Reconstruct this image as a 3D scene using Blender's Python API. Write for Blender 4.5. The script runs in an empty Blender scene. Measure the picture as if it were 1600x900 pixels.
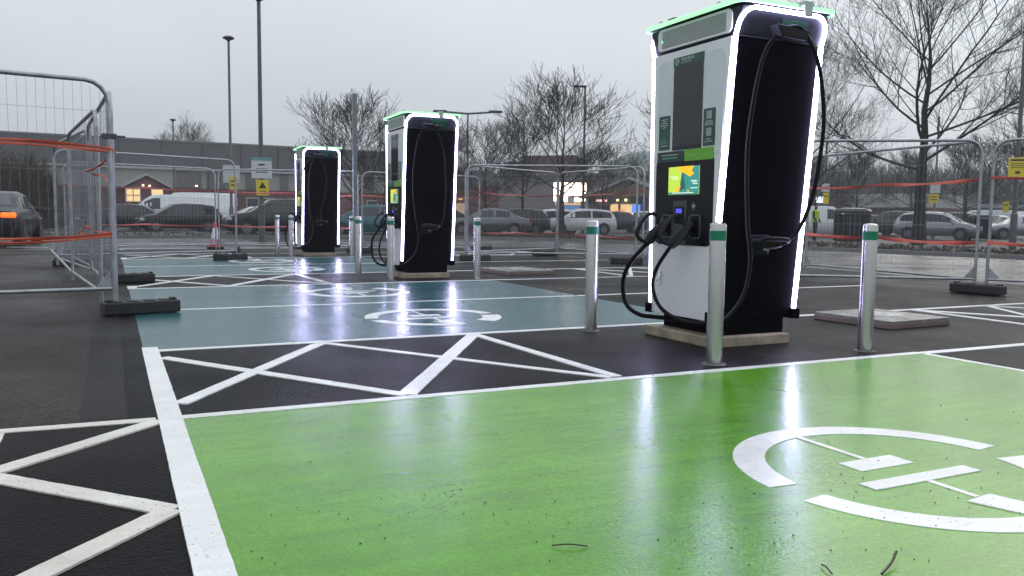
import bpy, bmesh, math, random
from mathutils import Vector, Matrix
PI = math.pi
R = math.radians
scene = bpy.context.scene
col = scene.collection

# ------------------------------------------------------------------ camera
F_PX, PITCH, ROLL, YAW, CAM_H = 1299.93, 0.0854862, 0.0115385, 0.4492295, 1.0
_fwd = Vector((math.sin(YAW)*math.cos(PITCH), math.cos(YAW)*math.cos(PITCH), -math.sin(PITCH)))
_r0 = Vector((math.cos(YAW), -math.sin(YAW), 0))
_u0 = _r0.cross(_fwd)
_r = _r0*math.cos(ROLL) + _u0*math.sin(ROLL)
_u = -_r0*math.sin(ROLL) + _u0*math.cos(ROLL)
cam_data = bpy.data.cameras.new('camera')
cam_data.sensor_width = 36
cam_data.lens = 36*F_PX/1600
cam_data.clip_start = 0.05
cam_data.clip_end = 2000
cam = bpy.data.objects.new('camera', cam_data)
M = Matrix.Identity(4)
for i in range(3):
    M[i][0], M[i][1], M[i][2] = _r[i], _u[i], -_fwd[i]
M[0][3], M[1][3], M[2][3] = 0, 0, CAM_H
cam.matrix_world = M
col.objects.link(cam)
scene.camera = cam

# ------------------------------------------------------------------ sky, sun, exposure
SUN_EL, SUN_AZ = R(24), R(62)          # azimuth clockwise from +Y
world = bpy.data.worlds.new('World')
scene.world = world
world.use_nodes = True
nt = world.node_tree
nt.nodes.clear()
def wn(t): return nt.nodes.new(t)
out = wn('ShaderNodeOutputWorld'); bg = wn('ShaderNodeBackground')
sky = wn('ShaderNodeTexSky'); sky.sky_type = 'NISHITA'; sky.sun_disc = False
sky.sun_elevation = SUN_EL; sky.sun_rotation = SUN_AZ
sky.air_density = 1.0; sky.dust_density = 3.0; sky.ozone_density = 1.0
hs = wn('ShaderNodeHueSaturation'); hs.inputs['Saturation'].default_value = 0.12
tc = wn('ShaderNodeTexCoord'); mp = wn('ShaderNodeMapping'); mp.inputs['Scale'].default_value = (1, 1, 2.6)
nz = wn('ShaderNodeTexNoise'); nz.inputs['Scale'].default_value = 1.7; nz.inputs['Detail'].default_value = 4; nz.inputs['Roughness'].default_value = .5
rp = wn('ShaderNodeValToRGB')
rp.color_ramp.elements[0].position = .3; rp.color_ramp.elements[0].color = (4.15, 4.62, 5.02, 1)
rp.color_ramp.elements[1].position = .72; rp.color_ramp.elements[1].color = (5.25, 5.6, 6.0, 1)
mx = wn('ShaderNodeMix'); mx.data_type = 'RGBA'; mx.inputs['Factor'].default_value = .95     # cloud deck over the clear sky
nt.links.new(sky.outputs[0], hs.inputs['Color'])
nt.links.new(tc.outputs['Generated'], mp.inputs[0]); nt.links.new(mp.outputs[0], nz.inputs['Vector'])
nt.links.new(nz.outputs['Fac'], rp.inputs['Fac'])
nt.links.new(hs.outputs[0], mx.inputs['A']); nt.links.new(rp.outputs[0], mx.inputs['B'])
sx_ = wn('ShaderNodeSeparateXYZ'); nt.links.new(tc.outputs['Generated'], sx_.inputs[0])
cl = wn('ShaderNodeClamp'); nt.links.new(sx_.outputs['Z'], cl.inputs['Value'])
ml = wn('ShaderNodeMath'); ml.operation = 'MULTIPLY_ADD'; ml.inputs[1].default_value = 1.6; ml.inputs[2].default_value = 1.0   # overcast sky: zenith well brighter than the horizon
nt.links.new(cl.outputs[0], ml.inputs[0])
vm = wn('ShaderNodeVectorMath'); vm.operation = 'SCALE'; nt.links.new(mx.outputs['Result'], vm.inputs[0]); nt.links.new(ml.outputs[0], vm.inputs['Scale'])
nt.links.new(vm.outputs[0], bg.inputs['Color'])
bg.inputs['Strength'].default_value = 0.104
nt.links.new(bg.outputs[0], out.inputs['Surface'])
sun_data = bpy.data.lights.new('sun', 'SUN'); sun_data.energy = 0.6; sun_data.angle = R(35); sun_data.color = (1, .96, .92)
sun = bpy.data.objects.new('sun', sun_data)
sd = Vector((math.sin(SUN_AZ)*math.cos(SUN_EL), math.cos(SUN_AZ)*math.cos(SUN_EL), math.sin(SUN_EL)))
sun.rotation_euler = sd.to_track_quat('Z', 'Y').to_euler()
sun.location = sd*60
col.objects.link(sun)
vs = scene.view_settings
vs.view_transform = 'Standard'; vs.look = 'None'; vs.exposure = 0.0; vs.gamma = 1.0; vs.use_curve_mapping = False
scene.cycles.max_bounces = 6
scene.cycles.sample_clamp_indirect = 6

# ------------------------------------------------------------------ placing helpers
def horizon(px): return 338.6 + (px-800)*0.0115
def far(px, D, z=0.0):
    """point at optical depth D on the line of sight of photo column px, at height z"""
    a = YAW + math.atan((px-800)/F_PX)
    rng = D/math.cos(a-YAW)
    return Vector((math.sin(a)*rng, math.cos(a)*rng, z))

# ------------------------------------------------------------------ materials
MATS = {}
def mat(name, color, rough=.5, metal=0, var=.12, vscale=4.0, bump=0.0, bscale=60.0, coat=0, emit=None, estr=0, spec=.5, rvar=0.0, color2=None, stretch=None, bdist=.01):
    if name in MATS: return MATS[name]
    m = bpy.data.materials.new(name); m.use_nodes = True
    t = m.node_tree; b = t.nodes['Principled BSDF']
    b.inputs['Metallic'].default_value = metal
    b.inputs['Roughness'].default_value = rough
    b.inputs['Specular IOR Level'].default_value = spec
    b.inputs['Coat Weight'].default_value = coat
    b.inputs['Coat Roughness'].default_value = .06
    co = t.nodes.new('ShaderNodeTexCoord')
    src = co.outputs['Object']
    if stretch:
        mpn = t.nodes.new('ShaderNodeMapping'); mpn.inputs['Scale'].default_value = stretch
        t.links.new(src, mpn.inputs[0]); src = mpn.outputs[0]
    n = t.nodes.new('ShaderNodeTexNoise'); n.inputs['Scale'].default_value = vscale; n.inputs['Detail'].default_value = 5; n.inputs['Roughness'].default_value = .6
    t.links.new(src, n.inputs['Vector'])
    r = t.nodes.new('ShaderNodeValToRGB')
    c2 = color2 or [min(1, c*(1+var)) for c in color]
    r.color_ramp.elements[0].position = .32; r.color_ramp.elements[0].color = (*[c*(1-var) for c in color], 1)
    r.color_ramp.elements[1].position = .68; r.color_ramp.elements[1].color = (*c2, 1)
    t.links.new(n.outputs['Fac'], r.inputs['Fac']); t.links.new(r.outputs[0], b.inputs['Base Color'])
    if rvar:
        mr = t.nodes.new('ShaderNodeMapRange'); mr.inputs['From Min'].default_value = .3; mr.inputs['From Max'].default_value = .7
        mr.inputs['To Min'].default_value = max(.03, rough-rvar); mr.inputs['To Max'].default_value = rough+rvar
        t.links.new(n.outputs['Fac'], mr.inputs['Value']); t.links.new(mr.outputs[0], b.inputs['Roughness'])
    if bump:
        n2 = t.nodes.new('ShaderNodeTexNoise'); n2.inputs['Scale'].default_value = bscale; n2.inputs['Detail'].default_value = 4
        t.links.new(src, n2.inputs['Vector'])
        bp = t.nodes.new('ShaderNodeBump'); bp.inputs['Strength'].default_value = bump; bp.inputs['Distance'].default_value = bdist
        t.links.new(n2.outputs['Fac'], bp.inputs['Height']); t.links.new(bp.outputs[0], b.inputs['Normal'])
    if emit:
        b.inputs['Emission Color'].default_value = (*emit, 1); b.inputs['Emission Strength'].default_value = estr
    MATS[name] = m
    return m

def wet_ground(name, c1, c2, rough, rlo, rhi, grain, gscale, gdist, patch=.35, speck=None, speck_scale=9, speck_r=.06, gate=.5, spec=.5, aggregate=None, ripple=.0, fc=.28, ior=1.5, laps=0.0, film=0.0, film_rough=.06):
    """wet paving: base colour with grain and dirt, roughness from damp patches, fine relief"""
    m = bpy.data.materials.new(name); m.use_nodes = True
    t = m.node_tree; N = t.nodes; L = t.links; b = N['Principled BSDF']
    b.inputs['Specular IOR Level'].default_value = spec; b.inputs['IOR'].default_value = ior
    co = N.new('ShaderNodeTexCoord').outputs['Object']
    def noise(sc, det=4, ro=.55, vec=None):
        n = N.new('ShaderNodeTexNoise'); n.inputs['Scale'].default_value = sc; n.inputs['Detail'].default_value = det; n.inputs['Roughness'].default_value = ro
        L.new(vec or co, n.inputs['Vector']); return n.outputs['Fac']
    def ramp(f, p0, c0, p1, c1_):
        r = N.new('ShaderNodeValToRGB'); e = r.color_ramp.elements
        e[0].position = p0; e[0].color = (*c0, 1); e[1].position = p1; e[1].color = (*c1_, 1); L.new(f, r.inputs['Fac']); return r.outputs[0]
    def mixc(f, a, bb, mode='MIX'):
        x = N.new('ShaderNodeMix'); x.data_type = 'RGBA'; x.blend_type = mode
        if isinstance(f, (int, float)): x.inputs['Factor'].default_value = f
        else: L.new(f, x.inputs['Factor'])
        for s, v in (('A', a), ('B', bb)):
            if isinstance(v, tuple): x.inputs[s].default_value = (*v, 1)
            else: L.new(v, x.inputs[s])
        return x.outputs['Result']
    base = ramp(noise(patch, 5), .32, c1, .68, c2)
    fine = ramp(noise(gscale*.8, 3), .25, (1-fc,)*3, .75, (1+fc,)*3)
    base = mixc(.9, base, fine, 'MULTIPLY')
    if laps:      # roller laps and tyre scuffs: long faint streaks
        mpn = N.new('ShaderNodeMapping'); mpn.inputs['Scale'].default_value = (.9, 7, 1); mpn.inputs['Rotation'].default_value = (0, 0, .12); L.new(co, mpn.inputs[0])
        base = mixc(.8, base, ramp(noise(1.6, 6, .65, mpn.outputs[0]), .3, (1-laps,)*3, .7, (1+laps,)*3), 'MULTIPLY')
        base = mixc(.8, base, ramp(noise(3.3, 6, .7), .3, (1-laps*.7,)*3, .7, (1+laps*.7,)*3), 'MULTIPLY')
    if aggregate:
        v = N.new('ShaderNodeTexVoronoi'); v.inputs['Scale'].default_value = 130; L.new(co, v.inputs['Vector'])
        base = mixc(ramp(v.outputs['Distance'], .08, (1,)*3, .22, (0,)*3), base, aggregate)
    if speck:
        v = N.new('ShaderNodeTexVoronoi'); v.inputs['Scale'].default_value = speck_scale; v.inputs['Randomness'].default_value = 1; L.new(co, v.inputs['Vector'])
        d = ramp(v.outputs['Distance'], speck_r*.6, (1,)*3, speck_r, (0,)*3)
        gate_ = ramp(noise(3.1, 3), gate, (0,)*3, gate+.06, (1,)*3)
        base = mixc(mixc(1.0, d, gate_, 'MULTIPLY'), base, speck)
        # drifts of fine grit
        grit = ramp(noise(55, 3), gate+.13, (0,)*3, gate+.21, (.6,)*3)
        gate2 = ramp(noise(1.1, 4), .5, (0,)*3, .72, (1,)*3)
        base = mixc(mixc(1.0, grit, gate2, 'MULTIPLY'), base, speck)
    L.new(base, b.inputs['Base Color'])
    mr = N.new('ShaderNodeMapRange'); mr.inputs['From Min'].default_value = .35; mr.inputs['From Max'].default_value = .65
    mr.inputs['To Min'].default_value = rlo; mr.inputs['To Max'].default_value = rhi
    L.new(noise(.55, 4), mr.inputs['Value']); L.new(mr.outputs[0], b.inputs['Roughness'])
    bp = N.new('ShaderNodeBump'); bp.inputs['Strength'].default_value = grain; bp.inputs['Distance'].default_value = gdist
    L.new(noise(gscale, 4), bp.inputs['Height'])
    last = bp
    if ripple:
        b2 = N.new('ShaderNodeBump'); b2.inputs['Strength'].default_value = ripple; b2.inputs['Distance'].default_value = .01
        L.new(noise(18, 3), b2.inputs['Height']); L.new(bp.outputs[0], b2.inputs['Normal']); last = b2
    L.new(last.outputs[0], b.inputs['Normal'])
    if film:      # thin standing water, nearly flat
        b.inputs['Coat Weight'].default_value = film; b.inputs['Coat Roughness'].default_value = film_rough; b.inputs['Coat IOR'].default_value = 1.45
        cb = N.new('ShaderNodeBump'); cb.inputs['Strength'].default_value = .6; cb.inputs['Distance'].default_value = .0020
        L.new(noise(70, 4), cb.inputs['Height'])
        cb2 = N.new('ShaderNodeBump'); cb2.inputs['Strength'].default_value = .05; cb2.inputs['Distance'].default_value = .01
        L.new(noise(16, 2), cb2.inputs['Height']); L.new(cb.outputs[0], cb2.inputs['Normal']); L.new(cb2.outputs[0], b.inputs['Coat Normal'])
    MATS[name] = m
    return m

M_old = wet_ground('weathered_asphalt', (.027, .0228, .023), (.048, .041, .040), .5, .38, .62, 1.0, 42, .014, fc=.85, ior=1.20, laps=.22, aggregate=(.11, .10, .10), spec=.3)
M_new = wet_ground('fresh_asphalt', (.0045, .0045, .0048), (.0095, .0092, .0096), .35, .26, .46, 1.0, 60, .012, fc=.8, aggregate=(.024, .023, .024), ior=1.12, laps=.25)
M_road = wet_ground('road_asphalt', (.022, .021, .023), (.036, .034, .036), .35, .10, .45, .5, 60, .008, patch=.2, fc=.4, ior=1.3)
M_green = wet_ground('green_coating', (.078, .262, .004), (.120, .345, .009), .2, .20, .34, .8, 100, .0030, patch=.8, speck=(.02, .03, .015), ripple=.06, ior=1.20, laps=.16, film=.52, film_rough=.10)
M_teal = wet_ground('teal_coating', (.012, .084, .098), (.022, .112, .124), .2, .20, .32, .7, 100, .0030, patch=.6, speck=(.015, .025, .03), ripple=.05, ior=1.20, laps=.12, film=.50, film_rough=.19)
M_white = wet_ground('white_line_paint', (.70, .70, .68), (.80, .80, .79), .3, .2, .42, .35, 110, .003, fc=.08, patch=2.5, speck=(.10, .08, .07), speck_scale=38, speck_r=.15, gate=.45, laps=.10)
M_cream = wet_ground('worn_cream_line_paint', (.60, .56, .49), (.72, .69, .63), .4, .3, .5, .4, 110, .004, fc=.12, patch=3.0, speck=(.09, .075, .065), speck_scale=34, speck_r=.15, gate=.42, laps=.12)
M_mulch = wet_ground('mulch', (.028, .024, .02), (.07, .06, .045), .8, .5, .9, 1.0, 14, .05, patch=2.0, aggregate=(.12, .1, .08))
M_grass = wet_ground('verge_grass', (.03, .045, .015), (.06, .07, .03), .8, .6, .9, 1.0, 20, .04, patch=1.0)

# ------------------------------------------------------------------ mesh helpers
class MB:
    def __init__(s): s.v = []; s.f = []
    def add(s, vs_, fs_):
        o = len(s.v); s.v += [tuple(x) for x in vs_]; s.f += [tuple(i+o for i in f) for f in fs_]; return s
    def box(s, c, size, rz=0, M4=None):
        hx, hy, hz = [q/2 for q in size]; vs_ = []
        for dx, dy, dz in ((-1,-1,-1),(1,-1,-1),(1,1,-1),(-1,1,-1),(-1,-1,1),(1,-1,1),(1,1,1),(-1,1,1)):
            p = Vector((dx*hx, dy*hy, dz*hz))
            if rz: p.rotate(Matrix.Rotation(rz, 3, 'Z'))
            if M4: p = M4 @ p
            vs_.append(p + Vector(c))
        return s.add(vs_, [(0,3,2,1),(4,5,6,7),(0,1,5,4),(1,2,6,5),(2,3,7,6),(3,0,4,7)])
    def tube(s, pts, r, n=8, cap=True):
        pts = [Vector(p) for p in pts]; rs = r if isinstance(r, (list, tuple)) else [r]*len(pts)
        d0 = (pts[1]-pts[0]).normalized()
        up = Vector((0,0,1)) if abs(d0.z) < .9 else Vector((1,0,0))
        a = d0.cross(up).normalized(); o = len(s.v)
        for i, p in enumerate(pts):
            d = (pts[min(i+1, len(pts)-1)]-pts[max(i-1, 0)])
            if d.length < 1e-9: d = d0
            d = d.normalized(); a = (a-d*a.dot(d))
            if a.length < 1e-6: a = d.orthogonal()
            a.normalize(); b = d.cross(a)
            for k in range(n):
                t = 2*PI*k/n; s.v.append(tuple(p+(a*math.cos(t)+b*math.sin(t))*rs[i]))
        for i in range(len(pts)-1):
            for k in range(n):
                k2 = (k+1) % n; s.f.append((o+i*n+k, o+i*n+k2, o+(i+1)*n+k2, o+(i+1)*n+k))
        if cap:
            s.f.append(tuple(o+k for k in range(n))[::-1]); e = o+(len(pts)-1)*n; s.f.append(tuple(e+k for k in range(n)))
        return s
    def lathe(s, prof, c=(0,0,0), n=20):
        o = len(s.v)
        for r, z in prof:
            for k in range(n):
                t = 2*PI*k/n; s.v.append((c[0]+r*math.cos(t), c[1]+r*math.sin(t), c[2]+z))
        for i in range(len(prof)-1):
            for k in range(n):
                k2 = (k+1) % n; s.f.append((o+i*n+k, o+i*n+k2, o+(i+1)*n+k2, o+(i+1)*n+k))
        s.f.append(tuple(o+k for k in range(n))[::-1]); e = o+(len(prof)-1)*n; s.f.append(tuple(e+k for k in range(n)))
        return s
    def prism(s, poly, a, thick, axes='yz'):
        """poly: 2D points; extruded from a to a+thick along the third axis"""
        ax = {'yz': (1,2,0), 'xz': (0,2,1), 'xy': (0,1,2)}[axes]; o = len(s.v); n = len(poly)
        for h in (a, a+thick):
            for p in poly:
                q = [0,0,0]; q[ax[0]] = p[0]; q[ax[1]] = p[1]; q[ax[2]] = h; s.v.append(tuple(q))
        s.f.append(tuple(o+i for i in range(n))[::-1]); s.f.append(tuple(o+n+i for i in range(n)))
        for i in range(n):
            j = (i+1) % n; s.f.append((o+i, o+j, o+n+j, o+n+i))
        return s
    def sweep(s, path, frames, w, d):
        """rectangular section swept; frames: in-plane normal per point; depth along y"""
        o = len(s.v)
        for p, nrm in zip(path, frames):
            for a, b in ((-w/2,-d/2),(w/2,-d/2),(w/2,d/2),(-w/2,d/2)):
                s.v.append(tuple(Vector(p)+Vector(nrm)*a+Vector((0,b,0))))
        m = len(path)
        for i in range(m-1):
            for k in range(4):
                k2 = (k+1) % 4; s.f.append((o+i*4+k, o+i*4+k2, o+(i+1)*4+k2, o+(i+1)*4+k))
        s.f.append((o+3,o+2,o+1,o)); e = o+(m-1)*4; s.f.append((e,e+1,e+2,e+3))
        return s
    def build(s, name, m, parent=None, smooth=False, bevel=0, segs=2, autosmooth=None, xf=None):
        me = bpy.data.meshes.new(name); me.from_pydata(s.v, [], s.f)
        if xf: me.transform(xf)
        bm = bmesh.new(); bm.from_mesh(me)
        bmesh.ops.recalc_face_normals(bm, faces=bm.faces)
        if bevel:
            es = [e for e in bm.edges if len(e.link_faces) == 2 and e.calc_face_angle(0) > .5]
            bmesh.ops.bevel(bm, geom=es, offset=bevel, segments=segs, affect='EDGES', profile=.5, clamp_overlap=True)
        if smooth:
            lim = smooth if smooth is not True else .7
            for f in bm.faces: f.smooth = True
            for e in bm.edges:
                if len(e.link_faces) == 2 and e.calc_face_angle(0) > lim: e.smooth = False
        bm.to_mesh(me); bm.free()
        if isinstance(m, str): m = MATS[m]
        me.materials.append(m)
        o = bpy.data.objects.new(name, me); col.objects.link(o)
        if parent: o.parent = parent
        return o

def tag(o, label=None, cat=None, group=None, kind=None):
    if label: o['label'] = label
    if cat: o['category'] = cat
    if group: o['group'] = group
    if kind: o['kind'] = kind
    return o
def empty(name, loc=(0,0,0), rz=0, **k):
    o = bpy.data.objects.new(name, None); col.objects.link(o); o.empty_display_size = .2
    o.location = loc; o.rotation_euler = (0, 0, rz)
    return tag(o, **k)
def copy_tree(o, loc=None, rz=None, parent=None, **k):
    c = o.copy(); col.objects.link(c)
    if parent: c.parent = parent
    if loc is not None: c.location = loc
    if rz is not None: c.rotation_euler = (0, 0, rz)
    for ch in [x for x in o.children]: copy_tree(ch, parent=c)
    return tag(c, **k)
def rrect(y0, y1, z0, z1, r, n=5):
    r = min(r, (y1-y0)/2-1e-4, (z1-z0)/2-1e-4); p = []
    for cy, cz, a in ((y1-r, z0+r, -90), (y1-r, z1-r, 0), (y0+r, z1-r, 90), (y0+r, z0+r, 180)):
        for k in range(n+1):
            t = R(a+90*k/n); p.append((cy+r*math.cos(t), cz+r*math.sin(t)))
    return p
def smooth_path(pts, n=6):
    P = [Vector(p) for p in pts]; o = []
    for i in range(len(P)-1):
        p0 = P[max(i-1,0)]; p1 = P[i]; p2 = P[i+1]; p3 = P[min(i+2, len(P)-1)]
        for k in range(n):
            t = k/n
            o.append(.5*((2*p1)+(p2-p0)*t+(2*p0-5*p1+4*p2-p3)*t*t+(3*p1-p0-3*p2+p3)*t**3))
    o.append(P[-1]); return o

# ================================================================== GROUND
rnd = random.Random(7)
g = MB(); g.add([(-400,-60,0),(700,-60,0),(700,700,0),(-400,700,0)], [(0,1,2,3)])
ground = tag(g.build('ground', M_old), kind='structure')
def sheet(name, poly, z, m, parent=None):
    s = MB(); s.add([(x, y, z) for x, y in poly], [tuple(range(len(poly)))])
    o = s.build(name, m, parent); tag(o, kind='structure'); return o
NEWX0 = 0.05
new_asphalt = sheet('asphalt_surface', [(-3.0,-6),(13.2,-6),(13.2,24.5),(NEWX0,24.5),(NEWX0,4.34),(-3,4.44)], .002, M_new)
# the dark repair strip between old and new surfacing
sheet('road', [(12.9,-8),(24.5,-8),(24.0,2),(23.2,8),(22.3,14.5),(20.9,21),(18.4,26.3),(16.9,29.8),(13.8,35.2),(-12,35.4),(-12,24.6),(12.9,24.6)], .0015, M_road)

M_patch = wet_ground('tarmac_patch', (.012,.0115,.012), (.022,.020,.020), .4, .3, .5, 1.0, 50, .012, fc=.7, aggregate=(.05,.048,.047), ior=1.15, laps=.2)
def ragged(name, pts, z, m, amp=.012, seed=1):
    rq = random.Random(seed); o_ = []
    for a, b in zip(pts, pts[1:]+pts[:1]):
        L_ = math.dist(a, b); k = max(1, int(L_/.08))
        for i in range(k): t = i/k; o_.append((a[0]+(b[0]-a[0])*t+rq.uniform(-amp,amp), a[1]+(b[1]-a[1])*t+rq.uniform(-amp,amp)))
    return sheet(name, o_, z, m)
ragged('tarmac_repair', [(-.16,4.42),(.05,4.40),(.06,24.4),(-.10,24.4)], .0012, M_patch)
ragged('tarmac_repair', [(-1.9,6.1),(-1.0,6.0),(-.95,7.4),(-1.85,7.5)], .0012, M_patch, .02, 2)
ragged('tarmac_repair', [(-3.6,11.2),(-1.2,10.9),(-1.15,11.7),(-3.5,12.0)], .0012, M_patch, .02, 3)

def marking(p0, p1, w, z, m=M_white, parent=None, jit=.0018, skew=None):
    """painted stripe with slightly uneven edges and a real film thickness"""
    a = Vector((*p0, z)); b = Vector((*p1, z)); d = (b-a); Ln = d.length; d.normalize(); n = Vector((-d.y, d.x, 0))
    near = min(Vector(p0).length, Vector(p1).length) < 7
    k = max(2, min(int(Ln/(.018 if near else .08)), 420)); vs_ = []; w1 = w2 = 0
    for i in range(k+1):
        p = a+d*(Ln*i/k); w1 = w1*.9+rnd.uniform(-jit, jit)*.5; w2 = w2*.9+rnd.uniform(-jit, jit)*.5
        q = p+n*(w/2+w1+rnd.uniform(-jit, jit)*.5); r_ = p-n*(w/2+w2+rnd.uniform(-jit, jit)*.5)
        vs_ += [q, r_, (q.x, q.y, .0005), (r_.x, r_.y, .0005)]
    s = MB(); s.add(vs_, [(4*i, 4*i+1, 4*i+5, 4*i+4) for i in range(k)]+[(4*i+2, 4*i, 4*i+4, 4*i+6) for i in range(k)]+[(4*i+1, 4*i+3, 4*i+7, 4*i+5) for i in range(k)]+[(0,2,3,1),(4*k,4*k+1,4*k+3,4*k+2)])
    o = s.build('white_line', m, parent or new_asphalt); tag(o, kind='structure'); return o

GREEN = sheet('green_bay_surface', [(.26,-3.2),(5.52,-3.2),(5.52,4.29),(.26,4.29)], .004, M_green)
P = 7.62
def bay_pair(k):
    y0 = 6.48+P*k
    t = sheet('teal_bay_surface', [(.19,y0),(5.38,y0),(5.38,y0+5.42),(.19,y0+5.42)], .004, M_teal)
    marking((.22,y0), (10.6,y0), .085, .0061)
    marking((.22,y0+2.70), (5.3,y0+2.70), .075, .0061, parent=t)
    marking((5.36,y0+2.70), (10.6,y0+2.70), .075, .0061)
    marking((.22,y0+5.43), (10.6,y0+5.43), .085, .0061)
for k in range(2): bay_pair(k)
marking((.22,21.72), (10.6,21.72), .085, .0061)
marking((.22,4.30), (5.52,4.30), .075, .0061)
marking((5.52,4.28), (10.6,4.25), .085, .0061)
marking((5.52,-3.2), (5.52,4.24), .06, .0061)
# hatched zones, left of the islands then mirrored on the right
def hatch(y0, y1, mirror=False, w=.085):
    fx = (lambda x: 10.85-x) if mirror else (lambda x: x)
    H = y1-y0
    q = lambda x, f: (fx(x), y0+.06+(H-.12)*f)
    marking(q(.30,.87), q(1.46,0.0), w, .0078); marking(q(.30,.12), q(1.46,1.0), w*1.05, .0093)
    marking(q(1.46,1.0), q(2.80,0.0), w*.8, .0078); marking(q(1.46,0.0), q(2.74,1.0), w*1.25, .0093)
    marking(q(2.74,1.0), q(2.84,0.0), w*.9, .0108)
for k in range(3):
    y0 = 4.30+P*k
    hatch(y0, y0+2.18); hatch(y0, y0+2.18, True)
    if k: marking((.235, y0-.05), (.235, y0+(.38 if k < 2 else .5)), .115, .0108)
    marking((10.62, y0-.05), (10.62, y0+2.22), .1, .0108)
for k in range(3): marking((.20, 9.18+P*k), (.30, 9.18+P*k), .11, .0108)
marking((.235,-3.2), (.235,6.62), .108, .012, jit=.0012)
# zig-zag hatching left of the thick line
marking((-3,4.46), (.17,4.30), .075, .0065, M_cream)
zz = [(.19,4.26),(-.46,3.62),(.16,2.94),(-.46,2.28),(.16,1.6),(-.46,.95),(.16,.3)]
for i in range(len(zz)-1): marking(zz[i], zz[i+1], .088, .008 if i % 2 else .010, M_cream)
marking((-.50,4.3), (-.50,-2), .09, .0065, M_cream)
# aisle lines further off
for y, x0, x1 in ((25.2,.2,11.0),(29.6,.2,14)):
    marking((x0,y), (x1,y), .10, .0061, parent=ground)
for i in range(5): marking((-1.6-2.2*i, 26.5+.6*i), (-2.6-2.2*i, 26.8+.6*i), .1, .0061, parent=ground)

# bay symbol: an open ring with a circuit motif, painted in segments
def arc_poly(a0, a1, ro, ri, n=26):
    return [(ro*math.cos(R(a0+(a1-a0)*i/n)), ro*math.sin(R(a0+(a1-a0)*i/n))) for i in range(n+1)] + \
           [(ri*math.cos(R(a1-(a1-a0)*i/n)), ri*math.sin(R(a1-(a1-a0)*i/n))) for i in range(n+1)]
def symbol(cx, cy, parent, flip=1):
    polys = [arc_poly(7, 176, .675, .545), arc_poly(190, 276, .675, .55), arc_poly(-52, -6, .675, .49),
             [(-.055,.55),(-.03,.55),(-.03,.16),(-.055,.16)], [(-.19,.05),(.11,.05),(.11,.17),(-.19,.17)],
             [(-.33,-.14),(.26,-.14),(.26,-.06),(-.33,-.06)], [(-.06,-.34),(-.03,-.34),(-.03,-.13),(-.06,-.13)],
             [(-.13,-.36),(.02,-.34),(.10,-.62),(-.03,-.63)]]
    for i, pl in enumerate(polys):
        s = MB(); n = len(pl); z = .0065+.0015*(i % 2) if i > 2 else .0065
        if i < 3:
            m2 = n//2; pts = [(cx+x, cy+flip*y, z) for x, y in pl]
            s.add(pts, [(k, k+1, n-2-k, n-1-k) for k in range(m2-1)])
        else:
            s.add([(cx+x, cy+flip*y, z) for x, y in pl], [tuple(range(n))])
        nb = len(s.v); s.v += [(v[0],v[1],.001) for v in s.v[:nb]]
        s.f += [(k, (k+1) % nb, nb+(k+1) % nb, nb+k) for k in range(nb)]
        o = s.build('symbol_segment', M_white, parent); tag(o, kind='structure')
symbol(2.86, 2.26, GREEN)
teals = [o for o in col.objects if o.name.startswith('teal_bay_surface')]
for k, t in enumerate(teals):
    symbol(2.86, 7.72+P*k, t); symbol(2.86, 10.55+P*k, t, -1)

# kerb and planted island beyond the road
kp = [(24.6,-8),(24.1,2),(23.3,8),(22.4,14.5),(21.0,21),(18.5,26.3),(17.0,29.8),(14.6,34.2),(13.4,35.5),(-14,35.5)]
def offset(pts, d):
    o = []
    for i, p in enumerate(pts):
        a = Vector(pts[max(i-1,0)]); b = Vector(pts[min(i+1,len(pts)-1)]); t = (b-a).normalized(); n = Vector((t.y,-t.x))
        o.append(tuple(Vector(p)+n*d))
    return o
inner = offset(kp, .14); outer = offset(kp, 5.5)
s = MB(); n = len(kp)
s.add([(x,y,.0) for x,y in kp]+[(x,y,.115) for x,y in kp]+[(x,y,.115) for x,y in inner]+[(x,y,0) for x,y in inner],
      [(i, i+1, n+i+1, n+i) for i in range(n-1)]+[(n+i, n+i+1, 2*n+i+1, 2*n+i) for i in range(n-1)]+[(2*n+i, 2*n+i+1, 3*n+i+1, 3*n+i) for i in range(n-1)])
tag(s.build('kerb', mat('kerb_concrete', (.16,.16,.16), .45, bump=.4, bscale=25, rvar=.15)), kind='structure')
s = MB()
s.add([(x,y,.10) for x,y in inner]+[(x,y,.12) for x,y in outer], [(i, i+1, n+i+1, n+i) for i in range(n-1)])
island = tag(s.build('planting_bed', M_mulch), kind='structure')
# leaf litter and low clumps on the bed
s = MB(); rr = random.Random(3)
for i in range(9000):
    k = rr.randrange(n-1); t = rr.random(); u = rr.random()**1.3
    a = Vector(inner[k]).lerp(Vector(inner[k+1]), t); b = Vector(outer[k]).lerp(Vector(outer[k+1]), t); p = a.lerp(b, u)
    h = rr.uniform(.02,.10); w = rr.uniform(.03,.10); an = rr.uniform(0, 6.28)
    dx, dy = w*math.cos(an), w*math.sin(an)
    s.add([(p.x-dx,p.y-dy,.10),(p.x+dx,p.y+dy,.11),(p.x+dx*.4+rr.uniform(-.05,.05),p.y+dy*.4,.11+h)], [(0,1,2)])
tag(s.build('leaf_litter', mat('leaf_litter', (.06,.05,.035), .8, var=.5, vscale=3)), kind='stuff', label='brown leaf litter and low stems over the planting bed', cat='ground cover')

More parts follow.
